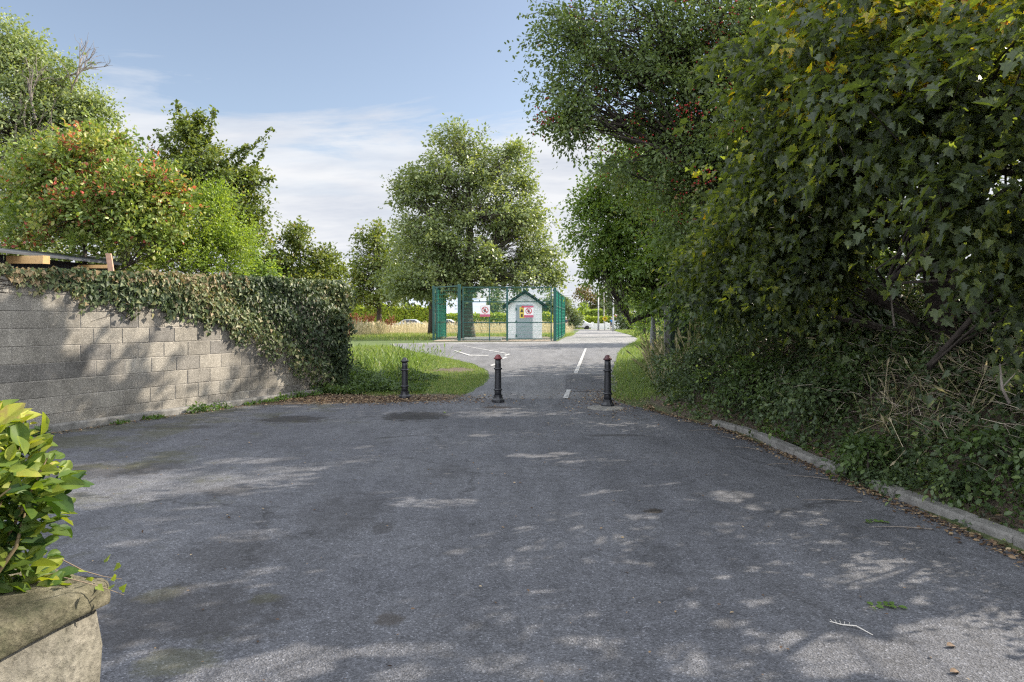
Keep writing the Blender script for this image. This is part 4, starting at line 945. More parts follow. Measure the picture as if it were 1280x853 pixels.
# yellow sign behind it
root = empty('yellow_sign', P(653, 398, 35.94), 'small yellow warning sign half hidden behind the hut side prohibition sign', 'sign')
a, b_ = P(649.5,384,35.94), P(656,398,35.94)
mb = MB(); mb.box(a.x, b_.x, 35.94, 35.95, b_.z, a.z); mb.build('panel', plain('sign_yellow', (.62,.50,.08), .5, 0, .06), root)
mb = MB(); q = P(652.3,388,35.93); mb.add([q+Vector((-.09,0,-.1)), q+Vector((.09,0,-.1)), q+Vector((0,0,.1))], [(0,1,2)]); M_sy = plain('symbol_black', (.04,.035,.03), .5); mb.build('symbol', M_sy, root); mb = MB(); mb.box(q.x-.05, q.x+.05, 35.925, 35.935, q.z-.35, q.z-.2); mb.build('symbol', M_sy, root)
mb = MB(); a = P(652,382.4,35.92); mb.box(a.x, a.x+.12, 35.92, 35.93, a.z-.1, a.z); mb.build('red_strip', plain('strip_red', (.5,.05,.06), .5), root)

# ------------------------------------------------------------------ hut
Yh_ = 38.5; hz0 = Zf+.03
hx0, hx1 = Xp(634.5,Yh_), Xp(677.5,Yh_); hx = (hx0+hx1)/2; he = P(0,380.5,Yh_).z; hp = P(0,364.5,Yh_).z
hut = empty('hut', (hx, Yh_+1, hz0), 'small white hut with dark gabled roof inside the mesh cage', 'hut')
M_hutw = plain('white_render', (.82,.83,.85), .85, 0, .08, 2.5, .3)
mb = MB(); D_ = 2.4
mb.add([(hx0,Yh_,hz0-.1),(hx1,Yh_,hz0-.1),(hx1,Yh_,he),(hx,Yh_,hp-.12),(hx0,Yh_,he),(hx0,Yh_+D_,hz0-.1),(hx1,Yh_+D_,hz0-.1),(hx1,Yh_+D_,he),(hx,Yh_+D_,hp-.12),(hx0,Yh_+D_,he)],
       [(0,1,2,3,4),(9,8,7,6,5),(0,5,6,1),(1,6,7,2),(4,9,5,0)]); mb.build('wall', M_hutw, hut)
M_tile = plain('dark_roof_tile', (.016,.016,.019), .9, 0, .3, 9, spec=.1)
for sgn in (-1, 1):
    mb = MB(); ex = hx+sgn*(hx1-hx+.28); ez = he-.16
    mb.add([(hx,Yh_-.22,hp),(ex,Yh_-.22,ez),(ex,Yh_+D_+.2,ez),(hx,Yh_+D_+.2,hp),(hx,Yh_-.22,hp-.1),(ex,Yh_-.22,ez-.1),(ex,Yh_+D_+.2,ez-.1),(hx,Yh_+D_+.2,hp-.1)],
           [(0,1,2,3),(7,6,5,4),(0,4,5,1),(1,5,6,2),(2,6,7,3),(3,7,4,0)])
    mb.build('roof', M_tile, hut)
    mb = MB()   # verge tiles stepping up the gable
    for k in range(7):
        t0, t1 = k/7, (k+.92)/7
        q0 = Vector((hx+(ex-hx)*t0, Yh_-.235, hp+(ez-hp)*t0+.035)); q1 = Vector((hx+(ex-hx)*t1, Yh_-.235, hp+(ez-hp)*t1+.02)); mb.bar(q0, q1, .05, .11)
    mb.build('verge_tile', M_tile, hut)
dx0, dx1 = Xp(645,Yh_-.03), Xp(665.5,Yh_-.03); dz1 = P(0,381,Yh_).z
M_door = plain('grey_steel_door', (.30,.34,.38), .5, 0, .08, 4)
mb = MB(); mb.box(dx0, dx1, Yh_-.05, Yh_-.003, hz0, dz1); dr = mb.build('door', M_door, hut); bevel(dr, .006)
for za in (hz0+.2, hz0+1, dz1-.25):
    mb = MB(); mb.box(dx0-.03, dx0+.05, Yh_-.07, Yh_-.05, za-.06, za+.06); mb.build('hinge', M_greend, dr)
mb = MB(); mb.box(dx1-.12, dx1-.08, Yh_-.09, Yh_-.05, hz0+.95, hz0+1.15); mb.build('handle', M_galv, dr)
q = P(656.5,373,Yh_-.12)
mb = MB(); mb.box(q.x-.11, q.x+.11, q.y-.08, q.y+.02, q.z-.08, q.z+.05); mb.bar(q+Vector((0,.02,0)), q+Vector((0,.12,.05)), .04); bevel(mb.build('floodlight', M_galv, hut), .01)

# ------------------------------------------------------------------ post and rail fence, far hedges, houses, cars
M_wood = plain('grey_wood', (.10,.085,.07), .85, 0, .25, 6)
fr = empty('rail_fence', (Xp(500,64), 64, float(hprof(64))), 'low dark wooden rail fence across the far meadow', 'fence')
for i in range(9):
    x = Xp(548,64)+i*.82; z0 = float(hprof(64)); mb = MB(); mb.box(x-.06, x+.06, 63.94, 64.06, z0-.1, z0+1.05); mb.build('post', M_wood, fr)
mb = MB(); z0 = float(hprof(64)); mb.bar((Xp(548,64),63.9,z0+.98), (Xp(548,64)+6.6,63.9,z0+.98), .06, .13); mb.build('rail', M_wood, fr)
def hedge(label, x0, x1, y, dep, z0, z1, mat, n, size=.14, seed=1, name='hedge', wob=.12):
    rng = np.random.default_rng(seed); root = empty(name, ((x0+x1)/2, y, z0), label, 'hedge')
    mb = MB(); mb.box(x0+.15, x1-.15, y+.15, y+dep-.15, z0-.1, z1-.18); mb.build('inner_growth', M_barkd, root)
    u = rng.random(n); v = rng.random(n); f = rng.random(n); topm = f < .4
    x = x0+(x1-x0)*u; wv = wob*(np.sin(x*1.7)+np.sin(x*3.9+seed))
    yy = np.where(topm, y+dep*v, y+.12*rng.random(n)); z = np.where(topm, z1+.1*rng.normal(size=n), z0+(z1-z0)*v)+np.where(topm, wv, 0)
    pos = np.stack([x, yy, z], 1)
    nn = np.where(topm[:, None], np.array([[0,-.2,1.]]), np.array([[0,-1,.3]]))+rng.normal(size=(n, 3))*.5
    leaves('foliage', T_QUAD, pos, rng.normal(size=(n, 3)), nn, size*(.6+.8*rng.random(n)), .5+rng.normal(size=n)*.22, mat, root)
    return root
hedge('sunlit yellow green hedge behind the parked cars at left', Xp(425,92), Xp(548,92), 92, 1.5, .1, 3.2, ML['yhedge'], 9000, .28, 1, wob=.2)
hedge('bright yellow green hedge seen through the mesh cage', Xp(552,94), Xp(690,94), 94, 1.5, .1, 2.2, ML['yhedge'], 7000, .28, 2)
hedge('clipped hedge with a level top behind the white wall', Xp(722,112), Xp(800,112), 112, 1.6, .1, 1.9, ML['yhedge'], 6000, .24, 3, wob=.03)
hedge('taller clipped green hedge stepping up behind the lower one', Xp(723,122), Xp(757,122), 122, 3, .1, 3.2, ML['bright'], 5000, .25, 4, wob=.03)
M_slate = plain('pale_slate', (.36,.40,.47), .45, 0, .12, 1.5); M_hw = plain('house_render', (.62,.60,.56), .9, 0, .06, 1)
M_win = plain('window_glass', (.06,.07,.09), .12, 0, .2, 2)
def house(label, pxc, Y, wid, dep, eave, ridge, seed):
    x = Xp(pxc, Y); root = empty('house', (x, Y, .1), label, 'house')
    mb = MB(); mb.box(x-wid/2, x+wid/2, Y, Y+dep, 0, eave); mb.add([(x-wid/2,Y,eave),(x-wid/2,Y+dep,eave),(x-wid/2,Y+dep/2,ridge-.1)], [(0,1,2)]); mb.add([(x+wid/2,Y,eave),(x+wid/2,Y+dep,eave),(x+wid/2,Y+dep/2,ridge-.1)], [(0,2,1)]); mb.build('wall', M_hw, root)
    mb = MB(); o_ = .35
    mb.add([(x-wid/2-.2,Y-o_,eave-.15),(x+wid/2+.2,Y-o_,eave-.15),(x+wid/2+.2,Y+dep/2,ridge),(x-wid/2-.2,Y+dep/2,ridge),(x-wid/2-.2,Y+dep+o_,eave-.15),(x+wid/2+.2,Y+dep+o_,eave-.15)],
           [(0,1,2,3),(3,2,5,4)]); rf = mb.build('roof', M_slate, root)
    rf.modifiers.new('s', 'SOLIDIFY').thickness = .15
    mb = MB(); mb.box(x+wid*.3, x+wid*.3+.7, Y+dep/2-.3, Y+dep/2+.3, ridge-.5, ridge+.9); mb.build('chimney', M_hw, rf)
    for k in range(3):
        wx0 = x-wid*.38+k*wid*.3
        mb = MB(); mb.box(wx0, wx0+1.3, Y-.03, Y+.03, 1.2, 2.3); wf = mb.build('window', M_win, root)
    return root
house('bungalow with pale slate roof above the yellow green hedge', 527, 100, 7, 8, 2.6, 5.2, 1)
house('bungalow with blue grey roof glimpsed through the mesh cage', 578, 104, 6.5, 8, 2.7, 5.0, 2)
# cars
M_glass = plain('car_glass', (.03,.035,.045), .1, 0, .1); M_tyre = plain('tyre', (.02,.02,.02), .8)
def car(label, x, y, z, col, rot=0):
    root = empty('parked_car', (x, y, z), label, 'car', 'cars parked beyond the meadow')
    prof = [(-2.05,.35),(-2.1,.7),(-1.95,.92),(-1.2,1.0),(-.6,1.4),(.75,1.44),(1.45,1.02),(2.0,.9),(2.08,.6),(2.02,.32)]
    mb = MB(); n = len(prof); vs = []
    for s, yy, k in ((1,-.82,1), (1,.82,1)): vs += [(x+px_, y+yy*(.86 if pz > 1.1 else 1), z+pz) for px_, pz in prof]
    mb.add(vs, [tuple(range(n))[::-1], tuple(range(n, 2*n))]+[(i, (i+1) % n, n+(i+1) % n, n+i) for i in range(n)])
    m = plain('car_paint', col, .25, .3, .03); bevel(mb.build('body', m, root), .06, 3)
    for yy in (-.80, .80):
        mb = MB(); s = 1 if yy > 0 else -1
        mb.add([(x-1.0,y+yy*1.0+s*.02,z+1.04),(x+1.2,y+yy*1.0+s*.02,z+1.04),(x+.7,y+yy*.90+s*.02,z+1.36),(x-.55,y+yy*.90+s*.02,z+1.36)], [(0,1,2,3)])
        mb.build('side_window', M_glass, root)
    for wx_ in (-1.3, 1.3):
        for yy in (-.8, .8):
            mb = MB(); mb.tube([(x+wx_,y+yy-.09,z+.31),(x+wx_,y+yy+.09,z+.31)], .31, 18); mb.build('wheel', M_tyre, root)
    return root
zz_ = float(hprof(84))
car('silver grey car parked beside the tall dry grass, left of the cage', Xp(512,84), 84, zz_, (.45,.48,.52))
car('white car parked behind the trunk of the smaller oak', Xp(556,86), 86, zz_, (.75,.75,.76))
car('white car with dark windows at the end of the path', Xp(722,100), 100, .1, (.78,.78,.80))
car('silver car passing behind the street lamp at the end of the path', Xp(775,108), 108, .1, (.5,.52,.55))
mb = MB()
for a_, b_ in ((741,757), (759,776), (779,796)): mb.box(Xp(a_,104), Xp(b_,104), 104, 104.2, -.1, 1.0)
for k in (740.5, 758, 777.5, 797): mb.box(Xp(k,104)-.2, Xp(k,104)+.2, 103.9, 104.3, -.1, 1.2)
o = mb.build('boundary_wall', plain('whitewash', (.72,.70,.70), .85, 0, .08, 2)); tag(o, 'low whitewashed boundary wall closing the end of the path', 'wall')

# ------------------------------------------------------------------ poles and signs far along the path
def pole(name, label, cat, px, ytop, Y, r0, r1, mat, base=None):
    z0 = float(hprof(Y)) if base is None else base; x = Xp(px, Y); root = empty(name, (x, Y, z0), label, cat)
    mb = MB(); zt_ = P(0, ytop, Y).z; mb.tube([(x,Y,z0-.1),(x,Y,z0+1.2),(x,Y,z0+1.3),(x,Y,zt_)], [r0,r0,r1,r1*.8], 12); mb.build('pole', mat, root, True)
    return root, x, zt_, z0
M_steel = plain('lamp_steel', (.33,.34,.35), .5, .2, .1)
r_, x, zt_, z0 = pole('street_lamp', 'grey street lamp with short arm at the end of the path', 'street lamp', 748, 356, 90, .13, .09, M_steel)
mb = MB(); mb.tube([(x,90,zt_-.05),(x+.15,90,zt_+.08),(x+.4,90,zt_+.1)], .04, 8); mb.build('arm', M_steel, r_)
mb = MB(); mb.box(x+.3, x+.85, 89.88, 90.12, zt_+.04, zt_+.16); bevel(mb.build('lamp_head', M_steel, r_), .04)
r_, x, zt_, z0 = pole('telegraph_pole', 'slender telegraph pole carrying wires behind the street lamp', 'telegraph pole', 755, 354, 112, .12, .09, plain('pole_wood', (.30,.28,.26), .8))
mb = MB(); mb.bar((x-.5,112,zt_-1.6), (x+.5,112,zt_-1.6), .1); mb.build('crossarm', M_wood, r_)
for q in ((x+.45,zt_-2.3),(x+.3,zt_-1.9)): 
    mb = MB(); mb.lathe((q[0],112,q[1]), [(.08,0),(.12,.1),(.12,.35),(.08,.45)], 10); mb.build('fitting', M_galv, r_)
mb = MB(); mb.tube([(x-26,116,zt_-2.0),(x-12,114,zt_-2.5),(x,112,zt_-1.5)], .025, 5); mb.build('wire', M_blk, r_)
r_, x, zt_, z0 = pole('street_lamp', 'tall pale pole rising into the leaves right of the other poles', 'street lamp', 766.5, 338, 80, .12, .09, M_steel)
mb = MB(); mb.box(x-.5, x+.1, 79.9, 80.1, zt_-.05, zt_+.08); mb.build('lamp_head', M_steel, r_)
r_, x, zt_, z0 = pole('street_lamp', 'weathered steel lamp column standing in the verge among the leaves', 'street lamp', 816.5, 255, 19, .085, .06, plain('weathered_column', (.27,.28,.28), .6, .2, .3, 8), base=float(hz(Xp(816.5,19),19)))
mb = MB(); mb.bar((x,19,zt_),(x-.9,19,zt_+.15), .05); mb.build('arm', M_steel, r_)
mb = MB(); mb.box(x-1.4, x-.8, 18.88, 19.12, zt_+.1, zt_+.2); bevel(mb.build('lamp_head', M_steel, r_), .03)
# yield sign
r_, x, zt_, z0 = pole('road_sign', 'round red rimmed road sign on a thin post beside the far poles', 'road sign', 770.5, 394, 98, .05, .05, M_galv)
q = Vector((x, 97.9, P(0,392.5,98).z)); mb = MB(); mb.tube([q, q+Vector((0,.03,0))], .38, 20); mb.build('rim', plain('rim_red', (.45,.06,.06), .5), r_)
mb = MB(); mb.tube([q-Vector((0,.02,0)), q], .25, 20); mb.build('face', plain('face_white', (.75,.72,.70), .5), r_)
r_, x, zt_, z0 = pole('warning_post', 'small yellow sign on a post between the far poles', 'sign', 756, 400, 92, .06, .06, M_galv)
q = Vector((x, 91.9, P(0,398.5,92).z)); mb = MB(); mb.obox(q, Vector((1,0,1))*.2, (0,.02,0), Vector((1,0,-1))*.2); mb.build('plate', plain('plate_yellow', (.65,.48,.03), .5), r_)
mb = MB(); mb.obox(q-Vector((0,.03,0)), (.08,0,0), (0,.004,0), (0,0,.1)); mb.build('symbol', M_blk, r_)

# green cabinet with pale post on the verge
x0, x1 = Xp(838,15.5), Xp(874,15.5); zb = float(hz((x0+x1)/2,15.5)); ztc = P(0,386,15.5).z
cab = empty('utility_cabinet', ((x0+x1)/2, 15.7, zb), 'dark green metal cabinet half buried in bank foliage', 'cabinet')
mb = MB(); mb.box(x0, x1, 15.5, 16.1, zb-.4, ztc); bevel(mb.build('body', plain('cabinet_green', (.02,.035,.025), .5, 0, .25), cab), .015)
mb = MB(); mb.box(x0-.03, x1+.03, 15.46, 16.14, ztc, ztc+.04); bevel(mb.build('lid', plain('lid_green', (.03,.05,.035), .5), cab), .01)
mb = MB(); mb.box(x0-.14, x0-.04, 15.45, 15.55, zb-.3, ztc+.02); o = mb.build('concrete_post', M_kerb); bevel(o, .01); tag(o, 'slim pale concrete post against the green cabinet', 'post')

# ------------------------------------------------------------------ people far along the path
def person(label, px, Y, top, bottom, hair, facing=0):
    x = Xp(px, Y); z0 = float(hprof(Y)); root = empty('person', (x, Y, z0), label, 'person')
    def skin(name, verts, edges, rad, mat, lv=1):
        me = bpy.data.meshes.new(name); me.from_pydata([tuple(v) for v in verts], edges, []); o = link(name, me, mat, root)
        md = o.modifiers.new('Skin', 'SKIN'); md.use_smooth_shade = True
        for i, r in enumerate(rad): me.skin_vertices[0].data[i].radius = (r, r*.85)
        me.skin_vertices[0].data[0].use_root = True
        o.modifiers.new('sub', 'SUBSURF').levels = lv; o.modifiers['sub'].render_levels = lv
        return o
    V_ = [(0,0,.95),(0,0,1.15),(0,0,1.38),(0,0,1.48),(0,-.01,1.56),(0,-.01,1.68),
          (-.18,0,1.40),(-.24,.02,1.12),(-.2,-.1,.88),(-.19,-.13,.8),(.18,0,1.40),(.24,.02,1.12),(.2,-.1,.88),(.19,-.13,.8),
          (-.1,0,.88),(-.11,-.04,.5),(-.12,.06,.08),(-.12,-.1,.04),(.1,0,.88),(.11,.06,.5),(.12,.2,.1),(.12,.08,.04)]
    E_ = [(0,1),(1,2),(2,3),(3,4),(4,5),(2,6),(6,7),(7,8),(8,9),(2,10),(10,11),(11,12),(12,13),(0,14),(14,15),(15,16),(16,17),(0,18),(18,19),(19,20),(20,21)]
    R_ = [.15,.14,.15,.06,.09,.085,.06,.045,.035,.035,.06,.045,.035,.035,.09,.06,.04,.035,.09,.06,.04,.035]
    M_skin = plain('skin', (.45,.28,.20), .6, 0, .08)
    skin('body', V_, E_, R_, M_skin)
    skin('top', [(0,0,.90),(0,0,1.15),(0,0,1.38),(-.18,0,1.40),(-.24,.02,1.14),(.18,0,1.40),(.24,.02,1.14)], [(0,1),(1,2),(2,3),(3,4),(2,5),(5,6)], [.17,.165,.165,.08,.065,.08,.065], plain('top_cloth', top, .8))
    skin('shorts', [(0,0,.95),(-.1,0,.85),(-.11,-.03,.52),(.1,0,.85),(.11,.05,.52)], [(0,1),(1,2),(0,3),(3,4)], [.165,.11,.095,.11,.095], plain('bottom_cloth', bottom, .8))
    mb = MB(); mb.lathe((x, Y+.01, z0+1.63), [(.09,-.02),(.1,.03),(.095,.08),(.06,.125),(.01,.14)], 14); mb.build('hair', plain('hair', hair, .8), root, True)
    return root
person('person in a blue top and dark shorts walking at the end of the path', 764.5, 93, (.05,.22,.55), (.02,.025,.04), (.4,.38,.35))
person('person in a dark jacket beside the right wing of the mesh cage', 707.5, 88, (.05,.05,.07), (.5,.48,.46), (.55,.52,.5))

# ------------------------------------------------------------------ far trees and bushes
simple_tree('distant_tree', 'brown and yellow autumn tree behind the far hedges', Xp(738,132), 132, 7.4, 4.2, ML['autumn'], 51, size=.4, k=100, per=40, rc=1.0, low=.2)
simple_tree('distant_bush', 'dark rounded bush right behind the mesh cage wing', Xp(711,98), 98, 3.7, 2.4, ML['far'], 52, size=.22, k=90, per=40, rc=.6, low=.1, cat='bush')
simple_tree('distant_bush', 'pale olive bush left of the lower clipped hedge', Xp(722,108), 108, 2.6, 1.6, ML['yhedge'], 53, size=.22, k=60, per=40, rc=.5, low=.1, cat='bush')
simple_tree('distant_bush', 'pale domed conifer behind the dark rounded bush', Xp(728,118), 118, 4.2, 1.7, ML['bright'], 54, size=.22, k=60, per=40, rc=.5, low=.2, cat='bush')
simple_tree('distant_tree', 'dark tree behind the street lamp at the path end', Xp(765,128), 128, 8.2, 4.6, ML['far'], 55, size=.4, k=110, per=40, rc=1.0, low=.1)
simple_tree('distant_tree', 'dark green tree right of the tall pale pole', Xp(790,88), 88, 6.5, 3.8, ML['far'], 56, size=.3, k=120, per=45, rc=.8, low=.08)
simple_tree('distant_bush', 'light green bush under the trees beside the far verge', Xp(800,72), 72, 4.2, 2.4, ML['lime'], 57, size=.2, k=90, per=45, rc=.5, low=.05, cat='bush')
simple_tree('verge_bush', 'dense green bush on the verge behind the lamp column', Xp(806,46), 46, 3.2, 1.6, ML['lime'], 58, size=.13, k=80, per=60, rc=.4, low=.05, cat='bush')
labs = ['behind the left hedge end', 'behind the pale bungalow', 'between the two bungalows', 'behind the blue grey roof', 'seen through the cage left of the hut', 'directly behind the white hut', 'at the right of the hut', 'beyond the cage right wing', 'at the far left beyond the young tree', 'beyond the wall end and ivy']
for i, (px_, Y_, h_) in enumerate([(440,130,7),(500,135,8),(545,140,8),(590,135,7.5),(620,130,5.5),(655,135,6),(685,128,5),(700,150,6),(400,120,8),(425,100,6)]):
    simple_tree('woodland_tree', 'distant dark green tree '+labs[i], Xp(px_,Y_), Y_, h_, 4.2, ML['far'], 70+i, size=.42, k=90, per=34, rc=1.1, low=.08, group='distant trees along the horizon')
for i in range(12):
    px_ = -400+i*70 if i < 9 else 860+(i-9)*90
    simple_tree('woodland_tree', 'distant tree hidden behind nearer foliage', Xp(px_,120), 120, 8, 5, ML['far'], 90+i, size=.6, k=40, per=24, rc=1.3, low=.08, group='distant trees hidden by nearer foliage')

# ------------------------------------------------------------------ grasses and undergrowth
def scatter(name, n, area, T, size, mat, lean=.35, seed=1, tint=(.45,.2), kind='stuff', keep=None, zoff=0, label=None, cat='grass', useh=True, smin=.5, patch=0):
    rng = np.random.default_rng(seed); x0, x1, y0, y1 = area
    x = x0+(x1-x0)*rng.random(n); y = y0+(y1-y0)*rng.random(n)
    if keep is not None:
        k = keep(x, y); x, y = x[k], y[k]
    if patch:
        q = np.sin(x*patch)*np.sin(y*patch*1.3+1)+np.sin(x*patch*2.3+y*patch); k = rng.random(len(x)) < .5+.4*q; x, y = x[k], y[k]
    m_ = len(x); z = hz(x, y)+zoff
    d = np.array([0,0,1.])+rng.normal(size=(m_, 3))*lean; nn = rng.normal(size=(m_, 3))+np.array([0,0,.01])
    if patch: size = size*(.72+.28*np.sin(x*1.1+np.sin(y*.8)*2)*np.sin(x*.47+y*.6+2))
    o = leaves(name, T, np.stack([x, y, z], 1), d, nn, size*(smin+(1.4-smin)*rng.random(m_)), tint[0]+tint[1]*rng.normal(size=m_), mat)
    return tag(o, label, cat, None, kind)
def path_left(y): return np.interp(y, [r[0] for r in rows], [r[1] for r in rows])
def path_right(y): return np.interp(y, [r[0] for r in rows]+[r[0] for r in rows2[1:]], [r[2] for r in rows]+[r[2] for r in rows2[1:]])
yi = max(r[0] for r in rows)
dirt = G(566, 463)
isl = lambda x, y: (x < path_left(y)-.05) & (y > 13.9+.35*np.sin(x*3)+(x < -2)*.2) & (((x-dirt.x)/.75)**2+((y-dirt.y)/.8)**2 > .7+.5*np.sin(x*9)*np.sin(y*7)) & (x > -7)
scatter('grass', 150000, (-7, .2, 13.7, 31), T_BLADE, .07, ML['grass'], .5, 1, (.45,.3), keep=isl, label='mown green grass island between bollard and cross path')
# bare soil in the island and leaf litter by the bollard are part of the ground
g_o = [o for o in C.objects if o.name == 'ground'][0]
vg = (x_ < 2.9) | (y_ > 14)
scatter('grass', 60000, (1.6, 8, 13.0, 42), T_BLADE, .12, ML['grass'], .5, 2, (.5,.22), keep=lambda x, y: (x > path_right(y)+.04) & (x < kx(y)+.8), label='rough grass verge between the path and the bank')
scatter('grass', 60000, (4, 24, 42, 96), T_BLADE, .22, ML['grass'], .5, 3, (.62,.22), keep=lambda x, y: (x > path_right(y)+.1), label='grass verge at the far right of the path')
scatter('grass', 70000, (-30, 9, 37, 56), T_BLADE, .2, ML['grass'], .5, 4, (.66,.2), keep=lambda x, y: ~((x > -4.6) & (x < 3.9) & (y < 46)) & (x < np.where(y < 47, 9, 6)) & ((y > 41) | (x < -4.5)) & (x < path_left(37) + 40) & ~((x > 2.6+ (y-36)*.13) & (x < 9)), label='sunlit lawn before the tall dry meadow')
scatter('meadow', 60000, (-34, 9.5, 52, 80), T_STALK, .95, ML['straw'], .16, 5, (.55,.25), keep=lambda x, y: (x < 1.2+(y-36)*.14) & (y > 52+2.2*np.sin(x*.7)+1.8*np.sin(x*1.9+1)+1.2*np.sin(x*4.1)), label='tall dry straw coloured meadow grass', patch=.5)
scatter('meadow', 9000, (-18, -8, 46, 54), T_STALK, 1.0, ML['straw'], .16, 6, (.4,.25), label='patchy tall seeding grass left of the cage', patch=.9, keep=lambda x, y: x < -9.5)
# tall weeds at the wall end
def weeds(label, n, area, h, mat, seed, T=T_OVAL, size=.06, keep=None, name='weeds', cat='weeds', per=14, taper=None):
    rng = np.random.default_rng(seed); x0, x1, y0, y1 = area
    x = x0+(x1-x0)*rng.random(n); y = y0+(y1-y0)*rng.random(n)
    if keep is not None:
        k = keep(x, y); x, y = x[k], y[k]
    m_ = len(x); hh = h*(.4+.6*rng.random(m_))*(taper(x, y) if taper else 1) * (np.clip(.75+.4*np.sin(x*2.7+y*1.9), .3, 1.2))
    i = np.repeat(np.arange(m_), per); t = rng.random(len(i))**.8
    lean = rng.normal(size=(m_, 2))*.28
    pos = np.stack([x[i]+lean[i, 0]*t*hh[i]+rng.normal(size=len(i))*.035, y[i]+lean[i, 1]*t*hh[i]+rng.normal(size=len(i))*.035, hz(x[i], y[i])+t*hh[i]], 1)
    ct = rng.normal(size=m_)*.14
    o = leaves(name, T, pos, rng.normal(size=(len(i), 3))+np.array([0,0,-.1]), rng.normal(size=(len(i), 3))*.5+np.array([0,-.2,.9]), size*(.5+rng.random(len(i))), .42+ct[i]+.14*rng.normal(size=len(i)), mat)
    return tag(o, label, cat, None, 'stuff')
weeds('leafy green weeds crowding the ivy clad wall end', 2600, (-4.6, -1.9, 14.1, 18), .46, ML['bramble2'], 7, keep=lambda x, y: (x < -1.9-.5*np.sin(y*2.4)-.3*np.sin(y*5.1+x*3)-np.clip(15-y, 0, 1)*.8), taper=lambda x, y: np.clip((-1.7-x)/1.9, .12, 1.25))
scatter('tall_grass', 2400, (-6.5, -2.2, 16, 24), T_STALK, .5, ML['grass'], .75, 8, (.35,.2), label='tall seeding grass behind the weeds at the wall end', keep=lambda x, y: x < -2.4-.4*np.sin(y))
weeds('small weeds sprouting along the foot of the block wall', 5200, (-7, -3.9, 8.5, 14.6), .15, ML['nettle'], 9, keep=lambda x, y: (np.abs(x-(A0.x+(y-A0.y)*WD.x/WD.y+.26)) < .09) & (np.sin(y*5)+np.sin(y*11.3)+.35*(y-12) > -.3), size=.05, per=9)
# bank undergrowth
def bank(x, y): return (x > kx(y)+.16)
weeds('dark bramble and ivy undergrowth covering the right bank', 15000, (2.4, 9, 2.0, 20), .62, ML['bramble'], 10, T_OVAL, .055, keep=lambda x, y: bank(x, y) & (x > kx(y)+.22+.25*np.sin(y*2.1)*np.sin(y*.9+2)), per=13, name='undergrowth', cat='undergrowth')
weeds('low green creeping plants along the kerb edge', 2600, (2.7, 4.2, 3.5, 12), .14, ML['nettle'], 12, T_OVAL, .035, keep=lambda x, y: bank(x, y) & (x < kx(y)+.8) & (np.sin(y*4+x*3)+np.sin(y*1.7) > -.1), per=9, name='undergrowth', cat='undergrowth')
weeds('feathery shrubby growth around the lamp column on the verge', 2400, (3.0, 6.5, 14, 24), 1.0, ML['nettle'], 13, T_OVAL, .05, keep=lambda x, y: (x > kx(y)+.3), per=22, name='undergrowth', cat='undergrowth')
scatter('tall_grass', 2600, (3, 6.5, 13.5, 24), T_STALK, .75, ML['straw'], .4, 14, (.15,.25), label='dry grass stems on the verge by the lamp column', keep=lambda x, y: (x > kx(y)+.1))
# dead twigs
def twigs(label, n, cx, cy, rx, ry, seed, size=.8, up=.35, name='dead_branches', kind=None, hmax=.5, T=T_TWIG, mat=None, cat='branches'):
    rng = np.random.default_rng(seed)
    x = cx+rng.normal(size=n)*rx; y = cy+rng.normal(size=n)*ry; k = x > kx(y)+.2; x, y = x[k], y[k]; m_ = len(x)
    z = hz(x, y)+.3+rng.random(m_)*hmax
    a = rng.random(m_)*6.28
    d = np.stack([np.cos(a), np.sin(a)*.8, rng.normal(size=m_)*up+.1], 1)
    o = leaves(name, T, np.stack([x, y, z], 1), d, rng.normal(size=(m_, 3))*.3+np.array([0,0,1.]), size*(.3+.8*rng.random(m_)), rng.random(m_), mat or ML['twig'])
    return tag(o, label, cat, None, kind)
litter_on_kerb = None
twigs('tangle of pale dead twigs lying on the middle of the bank', 1100, 4.05, 5.8, .45, .9, 15, .27, kind='stuff')
twigs('sparser dead stalks scattered over the rest of the bank', 900, 4.2, 7.8, .9, 2.4, 16, .28, kind='stuff')
scatter('dry_brush', 1500, (3.5, 5.6, 4.6, 10), T_STALK, .42, ML['straw'], 1.1, 44, (.2,.3), zoff=.22, label='dry straw coloured brush flattened over the bank', cat='brush', keep=lambda x, y: (x > kx(y)+.35) & (np.sin(x*2.3+y*1.7)+np.sin(y*3.1) > .1))
# separate bramble bushes bulging out of the bank
for i, (px_, py_, Y_, rx_, rz_, k_, mt_, lab) in enumerate([
    (868,455,11.3,.75,.35,46,'bramble','bramble bush mound behind the right bollard'), (940,470,9.9,.8,.38,50,'bramble2','paler bramble bush above the far end of the kerb'),
    (1015,490,8.2,.6,.3,40,'bramble','low dark bramble bush in front of the elder'), (1105,455,8.0,.75,.36,46,'bramble2','leafy bramble bush left of the sycamore trunk'),
    (1225,455,6.6,.6,.36,44,'bramble','dark bramble bush right of the sycamore trunk'), (1262,560,5.3,.38,.2,26,'bramble2','bright leaved bramble bush near the frame edge above the kerb'),
    (1085,560,6.5,.22,.10,12,'bramble2','small bramble tuft behind the kerb gap'), (1175,600,5.6,.2,.09,10,'bramble','smallest bramble tuft right behind the near kerb')]):
    q = P(px_, py_, Y_); zb = float(hz(q.x, Y_))
    tree('bramble_bush', lab, 'bush', (q.x, Y_, zb-.05), [((q.x, Y_, zb+.05), .012), ((q.x, Y_, max(zb+.15, q.z-rz_*.3)), .008)], [((q.x, Y_, max(q.z, zb+.1)), (rx_, rx_, rz_), k_)],
         ML[mt_], M_barkd, T_OVAL, 60, .24, .05, seed=300+i, flat=.8, up=.6, droop=.8, lift=.5, limbk=.6)
